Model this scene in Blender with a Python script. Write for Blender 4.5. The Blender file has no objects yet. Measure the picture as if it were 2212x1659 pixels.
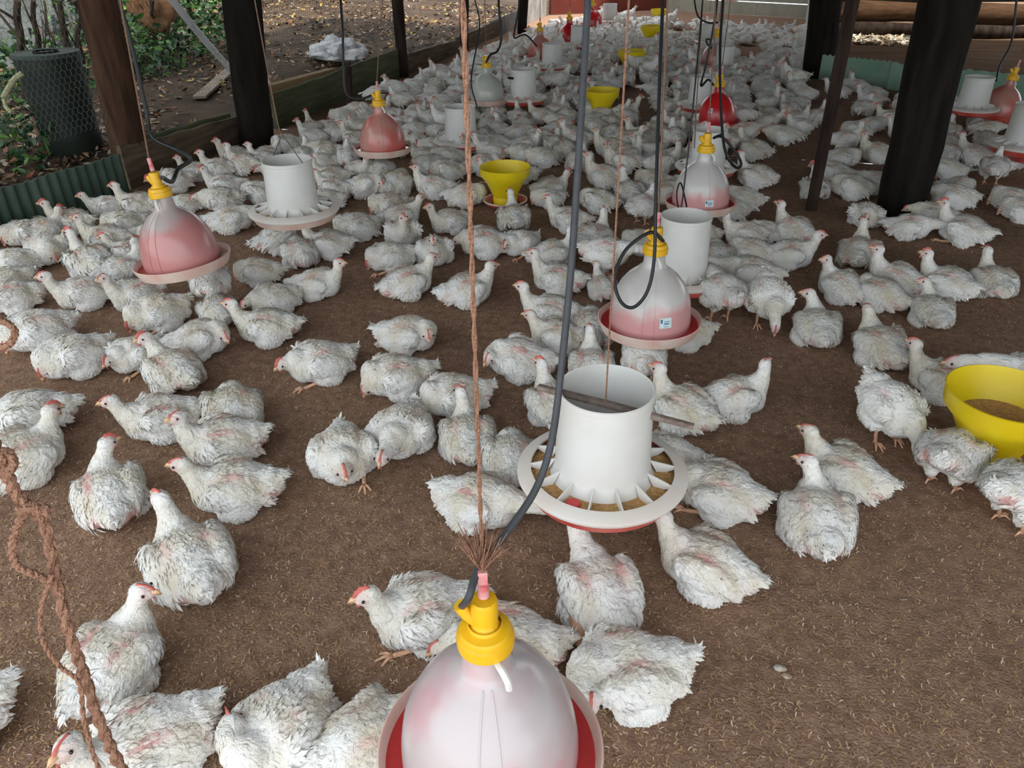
import bpy, bmesh, math, random, numpy as np
from mathutils import Vector, Matrix, noise
random.seed(7); rng = np.random.default_rng(7)
C = bpy.context.scene.collection
PI = math.pi
# ------------------------------------------------------------------ camera
F, CX, CY, H = 1661.0, 1106.0, 829.5, 1.5
dn = np.array([44/F, (3600-CY)/F, 1.0]); dn /= np.linalg.norm(dn)
vp = np.array([(1680-CX)/F, 0, 1.0]); vp[1] = -(dn[0]*vp[0]+dn[2])/dn[1]
AY = vp/np.linalg.norm(vp); AZ = -dn; AX = np.cross(AY, AZ)
R = np.array([AX, AY, AZ])
def at(px, py, h=0.0, z=None):            # a pixel of the photograph -> world point at height h (or at camera depth z)
    d = R @ np.array([(px-CX)/F, (py-CY)/F, 1.0])
    t = z if z is not None else (h-H)/d[2]
    return Vector((d*t + np.array([0, 0, H])).tolist())
def at_y(px, py, Y):
    d = R @ np.array([(px-CX)/F, (py-CY)/F, 1.0]); t = Y/d[1]
    return Vector((d*t + np.array([0, 0, H])).tolist())
def at_x(px, py, X):
    d = R @ np.array([(px-CX)/F, (py-CY)/F, 1.0]); t = X/d[0]
    return Vector((d*t + np.array([0, 0, H])).tolist())
cam = bpy.data.cameras.new('camera'); co = bpy.data.objects.new('camera', cam); C.objects.link(co)
M = Matrix.Identity(4)
for r in range(3):
    M[r][0] = R[r][0]; M[r][1] = -R[r][1]; M[r][2] = -R[r][2]
M[2][3] = H
co.matrix_world = M
cam.sensor_width = 36; cam.lens = F/2212*36; cam.clip_start = 0.02
bpy.context.scene.camera = co
# ------------------------------------------------------------------ world, light, exposure
sc = bpy.context.scene
sc.view_settings.view_transform = 'Standard'; sc.view_settings.look = 'None'
sc.view_settings.gamma = 1; sc.view_settings.use_curve_mapping = False
sc.view_settings.exposure = EXPOSURE = 1.36
w = bpy.data.worlds.new('world'); sc.world = w; w.use_nodes = True
bg = w.node_tree.nodes['Background']; bg.inputs[0].default_value = (0.90, 0.965, 1.0, 1); bg.inputs[1].default_value = 1.0
sun = bpy.data.lights.new('sun', 'SUN'); so = bpy.data.objects.new('sun', sun); C.objects.link(so)
sun.energy = 3.0; sun.angle = math.radians(3); sun.color = (1, 0.94, 0.82)
so.rotation_euler = Vector((-0.75, 0.10, -1.0)).to_track_quat('-Z', 'Y').to_euler()

# ------------------------------------------------------------------ materials
def mat(name, col, rough=0.6, spec=0.3, noise_s=None, col2=None, bump=0.0, bscale=None, trans=0, coord='Object', detail=6, lo=.35, hi=.65, sss=0, stretch=None):
    m = bpy.data.materials.new(name); m.use_nodes = True; nt = m.node_tree; b = nt.nodes['Principled BSDF']
    b.inputs['Roughness'].default_value = rough; b.inputs['Specular IOR Level'].default_value = spec
    b.inputs['Base Color'].default_value = (*col, 1)
    if sss:
        b.inputs['Subsurface Weight'].default_value = sss; b.inputs['Subsurface Radius'].default_value = (.02, .015, .012); b.inputs['Subsurface Scale'].default_value = 1
    tc = nt.nodes.new('ShaderNodeTexCoord'); src = tc.outputs[coord]
    if stretch:
        mp = nt.nodes.new('ShaderNodeMapping'); mp.inputs['Scale'].default_value = stretch
        nt.links.new(src, mp.inputs[0]); src = mp.outputs[0]
    if noise_s:
        n = nt.nodes.new('ShaderNodeTexNoise'); n.inputs['Scale'].default_value = noise_s; n.inputs['Detail'].default_value = detail
        nt.links.new(src, n.inputs['Vector'])
        cr = nt.nodes.new('ShaderNodeValToRGB'); cr.color_ramp.elements[0].position = lo; cr.color_ramp.elements[1].position = hi
        cr.color_ramp.elements[0].color = (*col, 1); cr.color_ramp.elements[1].color = (*(col2 or col), 1)
        nt.links.new(n.outputs[0], cr.inputs[0]); nt.links.new(cr.outputs[0], b.inputs['Base Color'])
    if bump:
        n2 = nt.nodes.new('ShaderNodeTexNoise'); n2.inputs['Scale'].default_value = bscale or 40; n2.inputs['Detail'].default_value = 5
        nt.links.new(src, n2.inputs['Vector'])
        bp = nt.nodes.new('ShaderNodeBump'); bp.inputs['Strength'].default_value = bump; bp.inputs['Distance'].default_value = 0.01
        nt.links.new(n2.outputs[0], bp.inputs['Height']); nt.links.new(bp.outputs[0], b.inputs['Normal'])
    return m
def attr_color(m, attr='col', mult=None):
    nt = m.node_tree; b = nt.nodes['Principled BSDF']
    a = nt.nodes.new('ShaderNodeAttribute'); a.attribute_name = attr
    nt.links.new(a.outputs['Color'], b.inputs['Base Color']); return a
# plumage: white with skin showing through where the attribute says so, plus dirt per bird
def plumage_mat(name, skin=False):
    m = mat(name, (0.9, 0.88, 0.85), rough=0.85, spec=0.1)
    nt = m.node_tree; b = nt.nodes['Principled BSDF']
    a = nt.nodes.new('ShaderNodeAttribute'); a.attribute_name = 'skin'
    oi = nt.nodes.new('ShaderNodeObjectInfo')
    tc = nt.nodes.new('ShaderNodeTexCoord')
    n = nt.nodes.new('ShaderNodeTexNoise'); n.inputs['Scale'].default_value = 9; n.inputs['Detail'].default_value = 4
    nt.links.new(tc.outputs['Object'], n.inputs['Vector'])
    cr = nt.nodes.new('ShaderNodeValToRGB')
    cr.color_ramp.elements[0].position = .34; cr.color_ramp.elements[0].color = (0.70, 0.63, 0.50, 1)
    cr.color_ramp.elements[1].position = .60; cr.color_ramp.elements[1].color = (0.87, 0.86, 0.84, 1)
    ad = nt.nodes.new('ShaderNodeMath'); ad.operation = 'MULTIPLY_ADD'; ad.inputs[1].default_value = -.10; 
    nt.links.new(oi.outputs['Random'], ad.inputs[0]); nt.links.new(n.outputs[0], ad.inputs[2])
    ad2 = nt.nodes.new('ShaderNodeMath'); ad2.operation = 'ADD'; ad2.inputs[1].default_value = .13
    nt.links.new(ad.outputs[0], ad2.inputs[0]); nt.links.new(ad2.outputs[0], cr.inputs[0])
    mx = nt.nodes.new('ShaderNodeMix'); mx.data_type = 'RGBA'
    mx.inputs[7].default_value = (0.64, 0.37, 0.34, 1)
    nt.links.new(a.outputs['Fac'], mx.inputs[0]); nt.links.new(cr.outputs[0], mx.inputs[6])
    n3 = nt.nodes.new('ShaderNodeTexNoise'); n3.inputs['Scale'].default_value = 95; n3.inputs['Detail'].default_value = 1
    mp = nt.nodes.new('ShaderNodeMapping'); mp.inputs['Scale'].default_value = (.45, 1, 1); nt.links.new(tc.outputs['Object'], mp.inputs[0]); nt.links.new(mp.outputs[0], n3.inputs['Vector'])
    c3 = nt.nodes.new('ShaderNodeValToRGB'); c3.color_ramp.elements[0].position = .725; c3.color_ramp.elements[1].position = .78; nt.links.new(n3.outputs[0], c3.inputs[0])
    m3 = nt.nodes.new('ShaderNodeMix'); m3.data_type = 'RGBA'; m3.inputs[7].default_value = (0.26, 0.20, 0.15, 1)
    nt.links.new(c3.outputs[0], m3.inputs[0]); nt.links.new(mx.outputs[2], m3.inputs[6])
    nt.links.new(m3.outputs[2], b.inputs['Base Color'])
    n2 = nt.nodes.new('ShaderNodeTexNoise'); n2.inputs['Scale'].default_value = 260; n2.inputs['Detail'].default_value = 3
    nt.links.new(tc.outputs['Object'], n2.inputs['Vector'])
    bp = nt.nodes.new('ShaderNodeBump'); bp.inputs['Strength'].default_value = .5; bp.inputs['Distance'].default_value = .003
    nt.links.new(n2.outputs[0], bp.inputs['Height'])
    n4 = nt.nodes.new('ShaderNodeTexNoise'); n4.inputs['Scale'].default_value = 30; n4.inputs['Detail'].default_value = 4; n4.inputs['Distortion'].default_value = 1.2
    nt.links.new(tc.outputs['Object'], n4.inputs['Vector'])
    b4 = nt.nodes.new('ShaderNodeBump'); b4.inputs['Strength'].default_value = .55; b4.inputs['Distance'].default_value = .02
    nt.links.new(n4.outputs[0], b4.inputs['Height']); nt.links.new(bp.outputs[0], b4.inputs['Normal']); nt.links.new(b4.outputs[0], b.inputs['Normal'])
    return m
M_PLUM = plumage_mat('plumage')
M_COMB = mat('comb_red', (0.68, 0.20, 0.16), .6, .3, 60, (0.58, 0.13, 0.11))
M_BEAK = mat('beak_horn', (0.80, 0.50, 0.30), .45, .4)
M_EYE = mat('eye_dark', (0.02, 0.015, 0.015), .15, .6)
M_LEG = mat('leg_scale', (0.80, 0.50, 0.33), .55, .3, 90, (0.68, 0.38, 0.24))
M_LITTER = mat('litter', (0.235, 0.142, 0.100), .95, .05, 28, (0.40, 0.255, 0.18), bump=.8, bscale=150, detail=10, lo=.3, hi=.7)
M_HUSK = mat('husk', (0.48, 0.31, 0.17), .8, .2)
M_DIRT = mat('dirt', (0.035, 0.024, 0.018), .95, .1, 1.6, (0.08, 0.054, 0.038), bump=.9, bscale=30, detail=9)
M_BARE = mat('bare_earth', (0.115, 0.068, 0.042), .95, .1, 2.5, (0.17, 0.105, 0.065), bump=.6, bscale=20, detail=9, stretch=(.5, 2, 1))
M_POST_D = mat('tarred_wood', (0.008, 0.007, 0.0065), .85, .08, 6, (0.020, 0.016, 0.013), bump=.5, bscale=30, stretch=(3, 3, .4))
M_POST_B = mat('brown_wood', (0.03, 0.017, 0.011), .85, .1, 5, (0.085, 0.045, 0.027), bump=.6, bscale=30, stretch=(4, 4, .5))
M_POST_R = mat('red_brown_wood', (0.018, 0.011, 0.009), .85, .1, 5, (0.045, 0.03, 0.024), bump=.5, bscale=30, stretch=(4, 4, .5))
M_PLANK = mat('weathered_plank', (0.085, 0.06, 0.042), .9, .15, 5, (0.16, 0.12, 0.085), bump=.6, bscale=30, stretch=(6, .6, 6))
M_PLANK_G = mat('mossy_plank', (0.07, 0.085, 0.045), .9, .15, 5, (0.12, 0.12, 0.075), bump=.6, bscale=30, stretch=(6, .6, 6))
M_TIN = mat('green_tin', (0.04, 0.075, 0.055), .45, .4, 4, (0.085, 0.13, 0.10), bump=.15, bscale=20)
M_TING = mat('grey_tin', (0.22, 0.22, 0.22), .5, .4, 5, (0.36, 0.34, 0.33))
M_PALE = mat('pale_green_sheet', (0.17, 0.30, 0.22), .6, .3, 4, (0.25, 0.37, 0.29))
M_RED_W = mat('maroon_panel', (0.11, 0.022, 0.016), .6, .3, 3, (0.16, 0.032, 0.022))
M_CREAM = mat('cream_wall', (0.30, 0.29, 0.24), .8, .2, 4, (0.38, 0.36, 0.30), bump=.2)
M_SIDEW = mat('grey_white_wall', (0.42, 0.42, 0.44), .8, .2, 4, (0.5, 0.49, 0.5))
M_YCAP = mat('yellow_plastic', (0.80, 0.45, 0.012), .35, .5, 30, (0.72, 0.36, 0.01), lo=.5, hi=.75)
M_YBOWL = mat('yellow_bowl_plastic', (0.80, 0.63, 0.01), .4, .45, 8, (0.74, 0.53, 0.01), sss=.0)
M_REDP = mat('red_plastic', (0.62, 0.03, 0.035), .3, .5, 12, (0.50, 0.02, 0.025))
M_REDPAN = mat('red_pan', (0.58, 0.06, 0.05), .4, .5, 12, (0.66, 0.16, 0.12))
M_WHITEP = mat('white_plastic', (0.72, 0.72, 0.71), .4, .4, 7, (0.66, 0.64, 0.60), sss=0)
M_RIM = mat('cream_rim', (0.72, 0.58, 0.50), .45, .4, 10, (0.68, 0.42, 0.36))
M_RIMW = mat('white_rim', (0.76, 0.72, 0.68), .45, .4, 10, (0.72, 0.64, 0.58))
M_HOSE = mat('black_hose', (0.015, 0.016, 0.018), .45, .4)
M_HOSEG = mat('grey_hose', (0.04, 0.043, 0.05), .5, .4, 25, (0.06, 0.063, 0.07))
M_TWINE = mat('jute_twine', (0.48, 0.27, 0.18), .95, .1, 200, (0.34, 0.18, 0.12), bump=1, bscale=300)
M_TWINED = mat('dull_twine', (0.24, 0.14, 0.10), .95, .1, 200, (0.16, 0.10, 0.07))
M_WIRE = mat('wire', (0.10, 0.11, 0.10), .5, .4)
M_FEED = mat('feed_mash', (0.62, 0.38, 0.17), .95, .1, 90, (0.45, 0.25, 0.10), bump=1, bscale=160)
M_WATER = mat('pink_water', (0.52, 0.05, 0.05), .06, .6)
M_STICK = mat('stick_bark', (0.16, 0.12, 0.10), .9, .1, 40, (0.26, 0.21, 0.18), bump=.5, bscale=80)
M_LABEL = mat('paper_label', (0.62, 0.72, 0.74), .6, .3)
M_BLUE = mat('label_blue', (0.04, 0.16, 0.32), .6, .3)
M_BARREL = mat('green_barrel', (0.010, 0.017, 0.015), .6, .2, 5, (0.02, 0.026, 0.02), bump=.2)
M_LID = mat('barrel_lid', (0.035, 0.05, 0.045), .7, .2, 8, (0.055, 0.07, 0.06))
M_SACK = mat('white_sack', (0.60, 0.60, 0.62), .8, .2, 14, (0.42, 0.42, 0.43), bump=.6, bscale=25)
M_BARK = mat('stem_bark', (0.045, 0.032, 0.025), .9, .1, 12, (0.10, 0.075, 0.055), bump=.6)
M_CLOTH = mat('orange_brown_cloth', (0.26, 0.12, 0.06), .9, .1, 8, (0.34, 0.18, 0.10))
M_DOT = mat('droppings', (0.55, 0.53, 0.50), .8, .2, 60, (0.30, 0.2, 0.12))
def bell_mat(name, c_clean, c_pink, lo, hi, scale=5, zlow=None):
    m = mat(name, c_clean, .28, .5, scale, c_pink, lo=lo, hi=hi, detail=4)
    nt = m.node_tree; b = nt.nodes['Principled BSDF']
    if zlow:
        cr = [x for x in nt.nodes if x.type == 'VALTORGB'][0]; n = [x for x in nt.nodes if x.type == 'TEX_NOISE'][0]; tc = [x for x in nt.nodes if x.type == 'TEX_COORD'][0]
        sp = nt.nodes.new('ShaderNodeSeparateXYZ'); nt.links.new(tc.outputs['Object'], sp.inputs[0])
        mr = nt.nodes.new('ShaderNodeMapRange'); mr.inputs[1].default_value = zlow-.05; mr.inputs[2].default_value = zlow+.05; mr.inputs[3].default_value = .28; mr.inputs[4].default_value = -.14
        nt.links.new(sp.outputs[2], mr.inputs[0]); ad = nt.nodes.new('ShaderNodeMath'); nt.links.new(n.outputs[0], ad.inputs[0]); nt.links.new(mr.outputs[0], ad.inputs[1]); nt.links.new(ad.outputs[0], cr.inputs[0])
    b.inputs['Coat Weight'].default_value = .25; b.inputs['Coat Roughness'].default_value = .15
    return m
CW = (0.57, 0.54, 0.53); CP = (0.60, 0.30, 0.30)
M_BELL = {
 'near': bell_mat('bell_white_pink', (0.52, 0.465, 0.475), (0.60, 0.25, 0.30), .47, .80, 8),
 'pinkwhite': bell_mat('bell_pink_low', CW, CP, .38, .62, 6, .085),
 'pink': bell_mat('bell_pink', (0.46, 0.39, 0.38), (0.52, 0.22, 0.215), .36, .56, 5, .16),
 'white': bell_mat('bell_clear', (0.50, 0.52, 0.48), (0.46, 0.46, 0.42), .4, .7, 4),
 'red': bell_mat('bell_red', (0.58, 0.015, 0.02), (0.45, 0.02, 0.03), .4, .7, 4),
 'faded': bell_mat('bell_faded_red', (0.50, 0.24, 0.20), (0.55, 0.12, 0.10), .4, .6, 5),
}

# ------------------------------------------------------------------ helpers
def tag(o, label=None, cat=None, group=None, kind=None):
    if label: o['label'] = label
    if cat: o['category'] = cat
    if group: o['group'] = group
    if kind: o['kind'] = kind
    return o
def mesh_obj(name, verts, faces, m, parent=None, smooth=False, mats=None):
    me = bpy.data.meshes.new(name)
    me.from_pydata([tuple(v) for v in verts], [], faces); me.update()
    if m: me.materials.append(m)
    for x in (mats or []): me.materials.append(x)
    if smooth: me.polygons.foreach_set('use_smooth', [True]*len(me.polygons))
    if smooth: me.set_sharp_from_angle(angle=math.radians(38))
    o = bpy.data.objects.new(name, me); C.objects.link(o)
    if parent: o.parent = parent
    return o
def empty(name, loc=(0, 0, 0), rot=(0, 0, 0)):
    o = bpy.data.objects.new(name, None); o.location = loc; o.rotation_euler = rot; o.empty_display_size = .1; C.objects.link(o); return o
class MB:
    def __init__(s): s.v = []; s.f = []
    def add(s, vs, fs):
        k = len(s.v); s.v += [tuple(v) for v in vs]; s.f += [tuple(i+k for i in f) for f in fs]; return s
    def box(s, c, d, rot=None):
        vs = [Vector((x*d[0]/2, y*d[1]/2, z*d[2]/2)) for x in (-1, 1) for y in (-1, 1) for z in (-1, 1)]
        if rot is not None: vs = [rot @ v for v in vs]
        return s.add([v+Vector(c) for v in vs], [(0, 1, 3, 2), (4, 6, 7, 5), (0, 4, 5, 1), (2, 3, 7, 6), (0, 2, 6, 4), (1, 5, 7, 3)])
    def lathe(s, prof, n=40, a0=0, a1=2*PI, closed=True, center=(0, 0, 0)):
        k = n if closed else n+1; vs = []
        for (r, z) in prof:
            for i in range(k):
                a = a0+(a1-a0)*i/n; vs.append((center[0]+r*math.cos(a), center[1]+r*math.sin(a), center[2]+z))
        fs = []
        for j in range(len(prof)-1):
            for i in range(n):
                i2 = (i+1) % k; fs.append((j*k+i, j*k+i2, (j+1)*k+i2, (j+1)*k+i))
        return s.add(vs, fs)
    def tube(s, pts, r, n=8, cap=True, jitter=0):
        pts = [Vector(p) for p in pts]; m = len(pts); rs = r if isinstance(r, (list, tuple)) else [r]*m
        vs = []; up = Vector((0, 0, 1)); t0 = (pts[1]-pts[0]).normalized()
        a = t0.orthogonal().normalized()
        for i, p in enumerate(pts):
            t = (pts[min(i+1, m-1)]-pts[max(i-1, 0)]); t = t.normalized() if t.length > 1e-9 else t0
            a = (a-t*a.dot(t)); a = a.normalized() if a.length > 1e-6 else t.orthogonal().normalized(); b = t.cross(a)
            for k in range(n):
                th = 2*PI*k/n; q = rs[i]*(1+jitter*random.uniform(-1, 1))
                vs.append(p+(a*math.cos(th)+b*math.sin(th))*q)
        fs = [(i*n+k, i*n+(k+1) % n, (i+1)*n+(k+1) % n, (i+1)*n+k) for i in range(m-1) for k in range(n)]
        if cap: fs += [tuple(range(n))[::-1], tuple((m-1)*n+k for k in range(n))]
        return s.add(vs, fs)
    def ball(s, c, r, seg=8, ring=6):
        if not isinstance(r, (tuple, list)): r = (r, r, r)
        vs = [(c[0], c[1], c[2]+r[2])]
        for j in range(1, ring):
            ph = PI*j/ring
            for i in range(seg):
                th = 2*PI*i/seg; vs.append((c[0]+r[0]*math.sin(ph)*math.cos(th), c[1]+r[1]*math.sin(ph)*math.sin(th), c[2]+r[2]*math.cos(ph)))
        vs.append((c[0], c[1], c[2]-r[2])); L = len(vs)-1
        fs = [(0, 1+i, 1+(i+1) % seg) for i in range(seg)]
        for j in range(ring-2):
            for i in range(seg):
                a = 1+j*seg+i; b = 1+j*seg+(i+1) % seg; fs.append((a, a+seg, b+seg, b))
        fs += [(L, 1+(ring-2)*seg+(i+1) % seg, 1+(ring-2)*seg+i) for i in range(seg)]
        return s.add(vs, fs)
    def build(s, name, m, parent=None, smooth=True):
        return mesh_obj(name, s.v, s.f, m, parent, smooth)
def spline(pts, n=8):
    pts = [Vector(p) for p in pts]; out = []
    P = [pts[0]*2-pts[1]]+pts+[pts[-1]*2-pts[-2]]
    for i in range(1, len(P)-2):
        for k in range(n):
            t = k/n; a, b, c, d = P[i-1], P[i], P[i+1], P[i+2]
            out.append(0.5*((2*b)+(c-a)*t+(2*a-5*b+4*c-d)*t*t+(3*b-a-3*c+d)*t**3))
    out.append(pts[-1]); return out

# ------------------------------------------------------------------ setting
ROOF_Z = 2.75
# litter floor with gentle lumps
def grid(x0, x1, y0, y1, nx, ny, fn):
    xs = np.linspace(x0, x1, nx+1); ys = np.linspace(y0, y1, ny+1)
    vs = [(x, y, fn(x, y)) for y in ys for x in xs]
    fs = [(j*(nx+1)+i, j*(nx+1)+i+1, (j+1)*(nx+1)+i+1, (j+1)*(nx+1)+i) for j in range(ny) for i in range(nx)]
    return vs, fs
def lump(x, y): return 0.006*noise.noise(Vector((x*3.1, y*3.1, 0)))+0.003*noise.noise(Vector((x*11, y*11, 3)))-.004
vs, fs = grid(-3.95, 4.2, 0.2, 6.0, 200, 150, lump)
floor = mesh_obj('floor', vs, fs, M_LITTER, smooth=True); tag(floor, 'dark brown litter of rice husks and droppings covering the shed floor', kind='structure')
vs, fs = grid(-3.95, 4.2, 6.0, 17.2, 60, 80, lump)
fl2 = mesh_obj('floor_far', vs, fs, M_LITTER, smooth=True); fl2.parent = floor; fl2.name = 'litter_surface'
vs, fs = grid(-3.95, 4.2, -2.0, 0.2, 20, 8, lambda x, y: -.004)
o = mesh_obj('litter_surface', vs, fs, M_LITTER, smooth=True, parent=floor)
# outdoor ground on the left, rising behind the fence
def gz(x, y): 
    d = max(0, -4.6-x); return -.03+.06*d+.05*noise.noise(Vector((x*.9, y*.9, 0)))+.02*noise.noise(Vector((x*4, y*4, 1)))
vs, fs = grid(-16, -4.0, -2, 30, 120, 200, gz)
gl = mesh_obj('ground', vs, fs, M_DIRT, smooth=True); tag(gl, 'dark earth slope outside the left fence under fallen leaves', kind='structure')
vs, fs = grid(.8, 9.5, 0, 0, 1, 1, lambda x, y: 0)
# bare yard beyond the right pen
vs, fs = grid(0.75, 9.5, 9.6, 14.2, 60, 40, lambda x, y: .012+.015*noise.noise(Vector((x*1.5, y*1.5, 5))))
by = mesh_obj('ground_yard', vs, fs, M_BARE, smooth=True); tag(by, 'bare brown earth yard behind the pale green sheet of the right pen', kind='structure'); by.name = 'ground'
vs, fs = grid(4.2, 9.5, -2, 9.6, 4, 4, lambda x, y: -.005)
o = mesh_obj('earth_surface', vs, fs, M_BARE, parent=by)
vs, fs = grid(.9, 20, 14.2, 30, 4, 4, lambda x, y: .0)
o = mesh_obj('earth_surface', vs, fs, M_BARE, parent=by)

# roof, out of view; far edge placed to let sun onto the yard
rf = MB(); rf.box((-0.1, 5.9, ROOF_Z+.02), (9.2, 12.2, .03)); roof = rf.build('ceiling', mat('unseen_roof_sheet', (.09, .08, .07), .7, .2), smooth=False); tag(roof, 'corrugated sheet roof over the shed', kind='structure')
rf = MB(); rf.box((7.0, 5.3, ROOF_Z+.02), (5.0, 15.0, .03)); rf.build('unseen_roof_sheet', roof.data.materials[0], roof, smooth=False)  # extra sheet added out of view to dim the right pen
rf = MB(); rf.box((1.1, 15.4, ROOF_Z+.02), (4.2, 4.2, .03)).box((-.95, 12.63, ROOF_Z+.02), (7.5, 1.35, .03)); r2 = rf.build('unseen_roof_sheet', roof.data.materials[0], roof, smooth=False)  # unseen panels shaped to block sun, leaving the back left corner bright
MB().box((-5.1, 8.2, ROOF_Z-.22), (1.0, 10.0, .03), Matrix.Rotation(.42, 3, 'Y').inverted()).build('unseen_roof_sheet', roof.data.materials[0], roof, smooth=False)  # eave added out of view to reduce light from the left
for k, yy in enumerate((1.2, 3.4, 5.6, 7.8, 10.0, 12.2)):
    b = MB().box((-0.1, yy, ROOF_Z-.06), (9.0, .08, .12)).build('rafter', M_POST_B, roof, smooth=False)

# ---- left low wall: tin sheet and planks
WX = -3.92
wl = empty('wall_left', (0, 0, 0)); tag(wl, 'low left wall patched from tin sheets and old boards', kind='structure')
def topz(px, py): 
    p = at_x(px, py, WX); return p.y, p.z
def sheet(name, pa, pb, m, thick=.02, corr=0, x=WX, wav=.0, n=40, tilt=0):
    (y0, z0), (y1, z1) = topz(*pa), topz(*pb); vs = []; fs = []
    for i in range(n+1):
        t = i/n; y = y0+(y1-y0)*t; z = z0+(z1-z0)*t+wav*noise.noise(Vector((y*4, 1.3*n, 0)))
        xx = x+corr*math.sin(y*2*PI/.076) + .012*noise.noise(Vector((y*1.3, 7, 0)))
        for (dx, zz) in ((-thick/2, -.02), (thick/2, -.02), (thick/2+tilt, z), (-thick/2+tilt, z)):
            vs.append((xx+dx, y, zz))
    for i in range(n):
        for k in range(4):
            fs.append((i*4+k, i*4+(k+1) % 4, (i+1)*4+(k+1) % 4, (i+1)*4+k))
    fs += [(0, 3, 2, 1), (n*4, n*4+1, n*4+2, n*4+3)]
    return mesh_obj(name, vs, fs, m, wl)
sheet('tin_sheet', (-140, 445), (262, 332), M_TIN, .006, .010, n=260, wav=.01)
sheet('plank', (262, 318), (512, 253), M_PLANK, .035, x=WX-.02, wav=.02)
sheet('plank', (300, 300), (512, 246), M_PLANK_G, .02, x=WX-.07, wav=.02)
sheet('plank', (585, 203), (742, 150), M_PLANK_G, .03, wav=.015)
sheet('plank', (735, 150), (862, 104), M_PLANK_G, .03, wav=.02)
sheet('plank', (868, 118), (1000, 82), M_PLANK, .05, wav=.01)
sheet('plank', (985, 82), (1082, 42), M_PLANK, .03, wav=.01)
sheet('tin_sheet', (1060, 46), (1118, 22), M_TING, .006, .012, n=120)
sheet('tin_sheet', (1118, 18), (1178, -22), M_TING, .006, .02, n=120)
sheet('plank', (1178, 10), (1200, -30), M_PLANK, .03)
# timber lying behind plank
p0 = at_x(590, 190, WX-.2); p1 = at_x(700, 160, WX-.2)
b = MB(); d = p1-p0; b.box((p0+p1)/2, (.09, d.length+.3, .07), d.to_track_quat('Y', 'Z').to_matrix()); b.build('timber_rail', mat('fresh_timber', (.20, .12, .06), .8, .2, 8, (.28, .17, .09), stretch=(6, .6, 6)), wl, smooth=False)

# ---- posts
def post(name, base, topx, r0, r1, m, label, h=ROOF_Z-.13, n=14, sq=False, yoff=0):
    p = at(*base); q = at_y(topx, 0, p.y+yoff); d = (q-p); k = h/d.z
    pts = [p+d*k*t for t in np.linspace(-0.01, 1, 14)]
    jit = [Vector((noise.noise(Vector((i*.7, base[0], 0))), noise.noise(Vector((i*.7, 3, base[0]))), 0))*.012 for i in range(14)]
    mb = MB(); 
    if sq:
        mb.tube(pts, [r0*1.2+(r1-r0)*i/13 for i in range(14)], 4)
    else: mb.tube([a+j for a, j in zip(pts, jit)], [r0+(r1-r0)*i/13 for i in range(14)], n, jitter=.03)
    o = mb.build(name, m, smooth=not sq); o.data.transform(Matrix.Translation(-p)); o.location = p
    tag(o, label, 'post'); return o
post('wooden_post', (290, 388), 213, .115, .12, M_POST_B, 'thick brown round post beside the green barrel')
post('wooden_post', (555, 312), 522, .135, .15, M_POST_D, 'thick black tarred post in the left wall behind the feeder')
post('wooden_post', (872, 165), 858, .062, .07, M_POST_R, 'slim dark round post in the left wall, third along it')
post('wooden_post', (1003, 125), 1003, .055, .06, M_POST_R, 'slim dark post in the left wall behind the orange twine')
post('wooden_post', (1128, 72), 1131, .075, .08, M_POST_D, 'dark post in the left wall between the grey tin sheets')
post('wooden_post', (1765, 165), 1785, .16, .17, M_POST_D, 'dark round post at the left end of the pale green sheet')
post('wooden_post', (1752, 452), 1842, .035, .045, M_POST_R, 'thin square leaning dark post between the two thick right posts', sq=True)
post('wooden_post', (1945, 458), 2050, .135, .165, M_POST_D, 'thickest black post at the right, among the chickens', n=20)
post('thin_pole', (262, 300), 262, .012, .014, M_POST_R, 'thin dark pole just right of the thick brown post', n=6) if False else None
post('wooden_stake', (755, 250), 752, .03, .03, M_POST_R, 'short dark stake against the left wall beside the pink bell drinker', h=.42, n=8)

# ---- right pen divider + back of yard
dv = empty('wall_right', (0, 0, 0)); tag(dv, 'low pale green sheet wall of the right pen', kind='structure')
def quadwall(name, px0, px1, hz, m, parent, th=.015):
    a, b = at(*px0), at(*px1); d = (b-a); nrm = Vector((-d.y, d.x, 0)).normalized()*th/2
    mb = MB(); n = 30; vs = []; fs = []
    for i in range(n+1):
        p = a+d*(i/n); z = hz+.01*math.sin(i*2.6)+.01*noise.noise(Vector((i, 0, 0)))
        vs += [p-nrm, p+nrm, p+nrm+Vector((0, 0, z)), p-nrm+Vector((0, 0, z))]
    for i in range(n):
        for k in range(4): fs.append((i*4+k, i*4+(k+1) % 4, i*4+4+(k+1) % 4, i*4+4+k))
    fs += [(0, 3, 2, 1), (n*4, n*4+1, n*4+2, n*4+3)]
    return mesh_obj(name, vs, fs, m, parent)
quadwall('tin_sheet', (1768, 172), (1925, 191), .25, M_PALE, dv)
quadwall('tin_sheet', (1915, 192), (2260, 232), .25, M_PALE, dv)
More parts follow.
